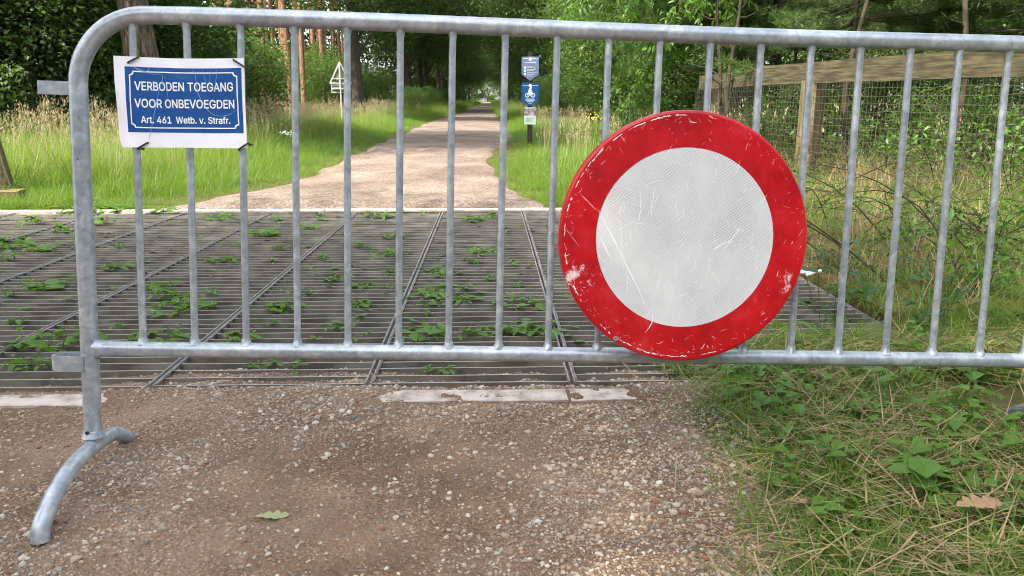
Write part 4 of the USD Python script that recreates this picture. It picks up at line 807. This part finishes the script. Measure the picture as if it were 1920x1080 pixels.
for k in range(n_):
    s = np.array([rng.uniform(1.9, 7.5), 0, 0]); s[1] = rng.uniform(max(2.8, s[0] * 1.1), 10); a = rng.uniform(0, 6.3); ln = rng.uniform(.4, 1.3); e = s + [math.cos(a) * ln, math.sin(a) * ln, rng.uniform(.1, 1.0) * float(lowside(s[0], s[1]))]
    parts.append(tube(smoothpath([s, (s + e) / 2 + rng.normal(0, .1, 3) + [0, 0, .15], e], 8), np.linspace(.005, .0018, 8), 4, False))
obj('dead_twigs', merge(parts), twig, label='dead brown twigs poking through the thicket on the right', cat='twigs', kind='stuff')
# leafy weeds
def rosette(rng, n, L, W, h, stem=True, rad=.05, mat=None):
    a = rng.uniform(0, 2 * PI, n); r_ = rad * np.sqrt(rng.random(n)); z = h * rng.random(n)
    P = np.stack([np.cos(a) * r_, np.sin(a) * r_, z], 1); b_ = rng.uniform(0, 2 * PI, n); D = np.stack([np.cos(b_), np.sin(b_), rng.normal(.05, .3, n)], 1); s = rng.uniform(.5, 1.2, n)
    return leaves(P, D, rng.normal(0, .3, (n, 3)) + [0, 0, 1], L * s, W * s, 'oval', .14, .18)
def weed(name, label, catn, rng, mat, loc, n, L, W, h, rad, sc=1, group=None):
    t = thing(name, label, catn, loc, rng.uniform(0, 6), sc, group)
    obj('leaves', rosette(rng, n, L, W, h, rad=rad), mat, t)
    st = [tube(np.array([(a_ * .6, b_ * .6, -.05), (a_ * .8, b_ * .8, h * .4), (a_, b_, h * .9)]), .0013, 5, False) for a_, b_ in rng.normal(0, rad * .45, (4, 2))]
    obj('stems', merge(st), mat, t, kind='stuff'); return t
SG = 'seedlings growing up through the steel grating'
rng = np.random.default_rng(202)
protos = [weed('seedling', 'small green seedling poking up between the grating bars', 'plant', rng, L_herb, (x_, y_, 0), n, L, .5 * L, .06, rad, 1, SG) for n, L, rad, x_, y_ in ((20, .08, .09, .10, 2.85), (13, .065, .06, -.25, 3.05), (30, .07, .12, -.08, 3.32), (9, .052, .05, -.62, 3.30))]
def gpx(px, py):
    f = 1442.; u, v = (px - 960) / f, (py - 540) / f; st, ct, sy, cy = math.sin(TILT), math.cos(TILT), math.sin(YAW), math.cos(YAW)
    k = CAM_H / (st + v * ct); fwd = k * (ct - v * st); lat = u * k; return lat * cy + fwd * sy, fwd * cy - lat * sy
spots = [(33,686,1),(91,690,1),(98,646,1.9),(22,555,1.4),(91,540,1.9),(117,435,2.2),(15,460,2.4),(22,486,2.3),(77,469,1.6),(190,420,2.2),(215,395,2.2),(219,464,1.6),(211,504,1.4),(255,635,1),(303,635,1.4),(328,628,1.3),(292,540,1.4),(314,559,1.9),(328,580,1.6),(401,551,1.4),(386,573,1.1),(219,613,.8),(412,409,1.7),(521,413,1.9),(500,440,1.9),(521,467,1.2),(412,488,1.1),(510,488,1.1),(525,580,1.5),(514,606,.8),(452,632,1.1),(598,404,1.7),(587,427,1.2),(605,486,1.2),(634,522,.9),(580,550,.8),(678,570,1),(627,617,.9),(492,683,.7),(558,686,1.3),(22,604,.8),(599,412,1.1),(711,406,1.8),(792,403,1.5),(732,445,1.5),(676,463,1.4),(722,477,1.2),(627,514,.7),(729,510,.8),(680,572,1.2),(676,535,.8),(690,626,.7),(887,412,1.7),(923,408,1.8),(912,473,1.4),(884,493,1.6),(820,508,1.3),(919,523,.9),(824,549,1.8),(965,537,1.1),(866,563,1.2),(820,570,1.2),(965,570,1.5),(803,588,.9),(806,623,1.7),(877,630,1.3),(915,623,1.2),(958,623,1.5),(1003,623,1.7),(803,693,.6),(842,693,.6),(581,549,.7),(150,398,2.6),(60,420,2.6),(100,385,2.4),(255,392,2.2),(300,398,2.0),(180,385,2.4)]
for k, (px, py, s) in enumerate(spots):
    x, y = gpx(px, py); y = max(y, 2.46)
    if k < 4: place(protos[k], (x, y, -.005), rng.uniform(0, 6), s * .58); continue
    copy(protos[k % 4], (x, y, -.005), rng.uniform(0, 6), s * np.array([.6, .6, .42]), 'small green seedling poking up between the grating bars', SG)
n_ = 1500; x, y = rng.uniform(-5.2, 1.3, n_), 2.5 + 3.8 * rng.random(n_) ** 1.3; k = meshkit.fbm(np.stack([x * 1.6, y * 1.6, 0 * x], -1), 3, 71) > .50; x, y = x[k], y[k]; m_ = len(x)
scrap_m = leafmat('leaf_scraps', [(0, (.05, .09, .02)), (.55, (.11, .155, .035)), (.8, (.20, .19, .07)), (1, (.20, .13, .07))], .3, .6)
D_ = np.stack([rng.normal(size=m_), rng.normal(size=m_), rng.normal(0, .12, m_)], 1); L_ = rng.uniform(.018, .06, m_)
obj('leaf_scraps', leaves(np.stack([x, y, rng.uniform(.001, .008, m_)], 1), D_, rng.normal(0, .18, (m_, 3)) + [0, 0, 1], L_, L_ * .55, 'oval', .10, .1), scrap_m, label='small flat leaf scraps strewn over the steel grating', cat='leaf litter', kind='stuff')
# single weeds on the right
bw = weed('broadleaf_weed', 'broad round leaved weed low at the bottom right, in front of the brown dead leaf', 'plant', rng, L_herb, (.93, 1.50, .055), 7, .075, .075, .07, .055)
for (x, y, s, l_) in ((.875, 2.13, .75, 'light green broadleaved weed at the verge edge under the right of the sign'), (.76, 2.28, .7, 'light green weed beside the end of the near rail strip of grating'), (.72, 1.72, .6, 'small round leaved weed at the gravel edge'), (1.10, 1.36, .9, 'round leaved weed in the bottom right corner'),
                      (1.02, 1.98, .6, 'round leaved weed in the middle of the verge'), (.98, 1.60, .8, 'round leaved weed behind the bottom right weeds'), (.80, 2.45, .8, 'light green weed just under the barrier rail right of the sign')):
    copy(bw, (x, y, float(hgt(np.array([x]), np.array([y]))[0]) + .02), rng.uniform(0, 6), s, l_)
rng2 = np.random.default_rng(9); vw = weed('verge_weed', 'small light green leafy weed among the verge grass', 'plant', rng2, L_herb, (.80, 2.36, .02), 11, .05, .034, .065, .06)
VG = 'small leafy weeds in the verge grass'; setw = [(.86, 2.30), (.74, 2.14), (.92, 2.12), (.80, 2.02), (1.02, 2.34), (1.2, 2.3), (1.1, 2.05), (.78, 1.86), (.68, 1.62), (1.16, 1.78), (1.3, 2.0), (.86, 1.72), (1.04, 1.62), (.74, 1.45), (1.12, 1.5), (.62, 2.42), (.95, 2.46), (1.45, 2.4), (1.32, 1.62), (1.5, 2.25)] + [(float(a_), float(b_)) for a_, b_ in zip(rng2.uniform(.62, 1.75, 60), rng2.uniform(1.3, 2.6, 60)) if a_ > .78 - .30 * (b_ < 1.7)]
vw.SetCustomDataByKey('group', VG)
for (x, y) in setw: copy(vw, (x, y, float(hgt(np.array([x]), np.array([y]))[0]) + .012), rng2.uniform(0, 6), rng2.uniform(.7, 1.25), group=VG)
dw = weed('tall_weed', 'leafy green weed growing by the right end of the grating, right of the sign', 'plant', rng, L_herbdark, (1.42, 3.0, 0), 40, .085, .045, .32, .16)
WG = 'dark leafy weeds at the right end of the grating'
n_ = 0
for k in range(95):
    x, y = rng.uniform(1.4, 3.4), rng.uniform(2.6, 6.0)
    if x < 1.45 + .05 * (y - 2.6) or x > 1.2 + .62 * y: continue
    copy(dw, (x, y, float(hgt(np.array([x]), np.array([y]))[0])), rng.uniform(0, 6), rng.uniform(.6, 1.15) * float(lowside(x, y)), 'dark green leafy weed in the undergrowth beside the right end of the grating', WG)
hp = weed('hogweed_plant', 'plant with large toothed leaves in front of the second bar right of the sign', 'plant', rng, L_herb, (1.20, 2.78, 0), 7, .15, .085, .05, .05)
yw = thing('yarrow', 'flat white flower head above the grating right of the sign', 'flower', (1.36, 3.25, 0))
obj('stem', tube(smoothpath([(.1, .1, 0), (.05, .03, .1), (0, 0, .17)], 8), .002, 5), L_herb, yw)
hp_ = np.stack([rng.normal(0, .035, 60), rng.normal(0, .02, 60), .17 + rng.normal(0, .004, 60)], 1); obj('flower_head', merge([(lambda m_: (np.array(m_.vertices) * .008 + c, np.array(m_.faces)))(trimesh.creation.icosphere(0)) for c in hp_]), white_ink, yw)
fl = M('yellow_petals', {'p': ('principled_bsdf', {'base_color': (.65, .48, .03), 'roughness': .6})}, [])
rw = thing('ragwort', 'small yellow flowered plant in the grass between the information post and the sign', 'flower', (1.75, 13.2, 0))
obj('stem', tube([(0, 0, 0), (.03, 0, .35), (.02, .02, .6)], .006, 5), L_herb, rw); c_ = np.stack([rng.normal(0, .09, 22), rng.normal(0, .09, 22), .6 + rng.normal(0, .05, 22)], 1)
obj('flower_head', merge([(lambda m_: (np.array(m_.vertices) * .011 + c, np.array(m_.faces)))(trimesh.creation.icosphere(0)) for c in c_]), fl, rw)
uw = thing('white_umbel', 'small white flowering umbel in the grass left of the path', 'flower', (-3.15, 12.4, 0), 0, .8)
obj('stem', tube([(0, 0, 0), (.03, 0, .35), (.02, .02, .5)], .006, 5), L_herb, uw); c_ = np.stack([rng.normal(0, .08, 40), rng.normal(0, .08, 40), .5 + rng.normal(0, .02, 40)], 1)
obj('flower_head', merge([(lambda m_: (np.array(m_.vertices) * .009 + c, np.array(m_.faces)))(trimesh.creation.icosphere(0)) for c in c_]), white_ink, uw)

# ------------------------------------------------------------------ stones, leaves, twigs on the gravel
def pebble(rng, flat=.65, sub=1):
    m = trimesh.creation.icosphere(sub); v = np.array(m.vertices); v *= (1 + .55 * (meshkit.noise(v * 1.3 + rng.uniform(0, 50), 3)[:, None] - .5)); v *= [1, rng.uniform(.6, .95), flat * rng.uniform(.7, 1.1)]
    return v, np.array(m.faces)
tones = [(.34, .28, .215), (.45, .395, .32), (.25, .185, .135), (.18, .168, .155), (.30, .205, .14), (.24, .10, .06), (.38, .285, .195), (.54, .49, .42)]
pm = [noisy(f'pebble_stone_{"abcdefgh"[i]}', [(.3, tuple(c * .75 for c in t_)), (.7, t_)], 60, .75) for i, t_ in enumerate(tones)]
rng = np.random.default_rng(303)
pr_ = [('pebble', pebble(rng, sub=1), pm[i]) for i in (0, 1, 2, 3, 4, 5, 6, 7, 0, 1, 6)]
n_ = 120000; x, y = rng.uniform(-2.3, 1.1, n_), .95 + 1.72 * rng.random(n_) ** .9
patch = meshkit.fbm(np.stack([x * 2.2, y * 2.2, 0 * x], -1), 3, 17); dens = sstep(.40, .66, patch + .16 * sstep(-.2, .35, x) + .05 * sstep(1.75, 2.2, y)) * .80 + .15
dens *= 1 - .9 * ((y > 2.205) & (y < 2.32) & ((x < -1.12) | ((x > -.36) & (x < .47))))
k = (rng.random(n_) < dens) & (x < .80 + rng.normal(0, .14, n_)) & (np.abs(x) < .2 + .72 * y + .1); x, y = x[k], y[k]; m_ = len(x)
s_ = np.clip(rng.lognormal(math.log(.0029), .48, m_), .0012, .0115); z = np.maximum(ghgt(x, y), hgt(x, y)) + s_ * .2
instancer('loose_gravel', pr_, np.stack([x, y, z], 1), quat_rand(rng, m_) * [1, .25, .25, 1], s_, rng.choice(11, m_, p=[.14, .13, .12, .08, .12, .04, .09, .05, .08, .08, .07]), label='loose gravel stones scattered over the sandy track in front of the barrier', cat='gravel', kind='stuff')
n_ = 230; x, y = rng.uniform(-1.1, .75, n_), .98 + 1.2 * rng.random(n_); k = (np.abs(x) < .68 * y) & (rng.random(n_) < sstep(-1.1, .3, x) * .8 + .15); x, y = x[k], y[k]
for i in range(len(x)):
    s = float(np.clip(rng.lognormal(math.log(.0066), .28), .0045, .013)); v, f = pebble(rng, .62, 2); v = v + norm(v) * ((meshkit.noise(v * 2.6 + i, 5)[:, None] - .5) * .35); a = rng.uniform(0, 6.3); c, s2_ = math.cos(a), math.sin(a)
    v = v @ np.array([[c, s2_, 0], [-s2_, c, 0], [0, 0, 1]]) * s + [x[i], y[i], float(ghgt(x[i:i + 1], y[i:i + 1])[0]) + s * .25]
    obj('stone', (v, f), pm[int(rng.choice(8, p=[.2, .2, .12, .14, .1, .06, .1, .08]))], gravel, smooth=True)
n_ = 1100; P = np.stack([rng.uniform(-1.9, .8, n_), rng.uniform(1.0, 2.4, n_), np.zeros(n_)], 1); P[:, 2] = ghgt(P[:, 0], P[:, 1]) + .003; L_ = rng.uniform(.006, .035, n_)
obj('plant_litter', blades(P, rng.uniform(0, 6.3, n_), np.full(n_, 1.5), L_, rng.uniform(.0008, .0022, n_), rng.normal(0, .15, n_), 2), noisy('litter', [(.3, (.10, .07, .045)), (.6, (.28, .2, .13)), (.8, (.45, .37, .25))], 90, .9), label='bits of dry twig and stalk littering the gravel', cat='litter', kind='stuff')
def lobed(L, W, lobes=4, seed=0):
    rng = np.random.default_rng(seed); t = np.linspace(0, 1, 40); w = W * np.sin(PI * np.clip(t, 0, 1)) ** .7 * (.45 + .55 * np.abs(np.sin(t * PI * lobes)) ** .9) * (.55 + .75 * t) * (t < .995)
    up_ = lambda x_, y_: .10 * W * np.sin(x_ / L * 5 + 1) + .5 * np.abs(y_) ** 1.5 / W ** .5 * .4
    c = np.stack([t * L, 0 * t, up_(t * L, 0 * t)], 1); l = np.stack([t * L, w, up_(t * L, w)], 1); r = np.stack([t * L, -w, up_(t * L, -w)], 1)
    v = np.vstack([c, l, r]); n = 40; i = np.arange(n - 1); f = np.vstack([np.stack([i, i + 1, i + n + 1], 1), np.stack([i, i + n + 1, i + n], 1), np.stack([i, i + 2 * n, i + 2 * n + 1], 1), np.stack([i, i + 2 * n + 1, i + 1], 1)])
    v, f = np.vstack([v]), f
    stalk = tube([(0, 0, up_(0, 0)), (-.18 * L, .02 * L, 0)], .0009, 5, False)
    return merge([(v, f), stalk])
def fallen(name, label, mat, L, W, x, y, rz, z, seed, tilt=0.0):
    t = thing(name, label, 'leaf', (x, y, z), rz); obj('blade', lobed(L, W, seed=seed), mat, t)
fallen('fallen_leaf', 'pale green fallen oak leaf lying alone on the gravel', pale_leaf_m, .075, .020, -.525, 1.545, .1, float(ghgt(np.array([-.5]), np.array([1.545]))[0]) + .006, 3)
fallen('fallen_leaf', 'large brown dead oak leaf in the grass at the bottom right', dead_m, .11, .032, .93, 1.37, .25, .105, 4)
fallen('fallen_leaf', 'small curled brown dead leaf at the edge of gravel and grass', dead_m, .055, .014, .64, 1.51, .1, .045, 5)
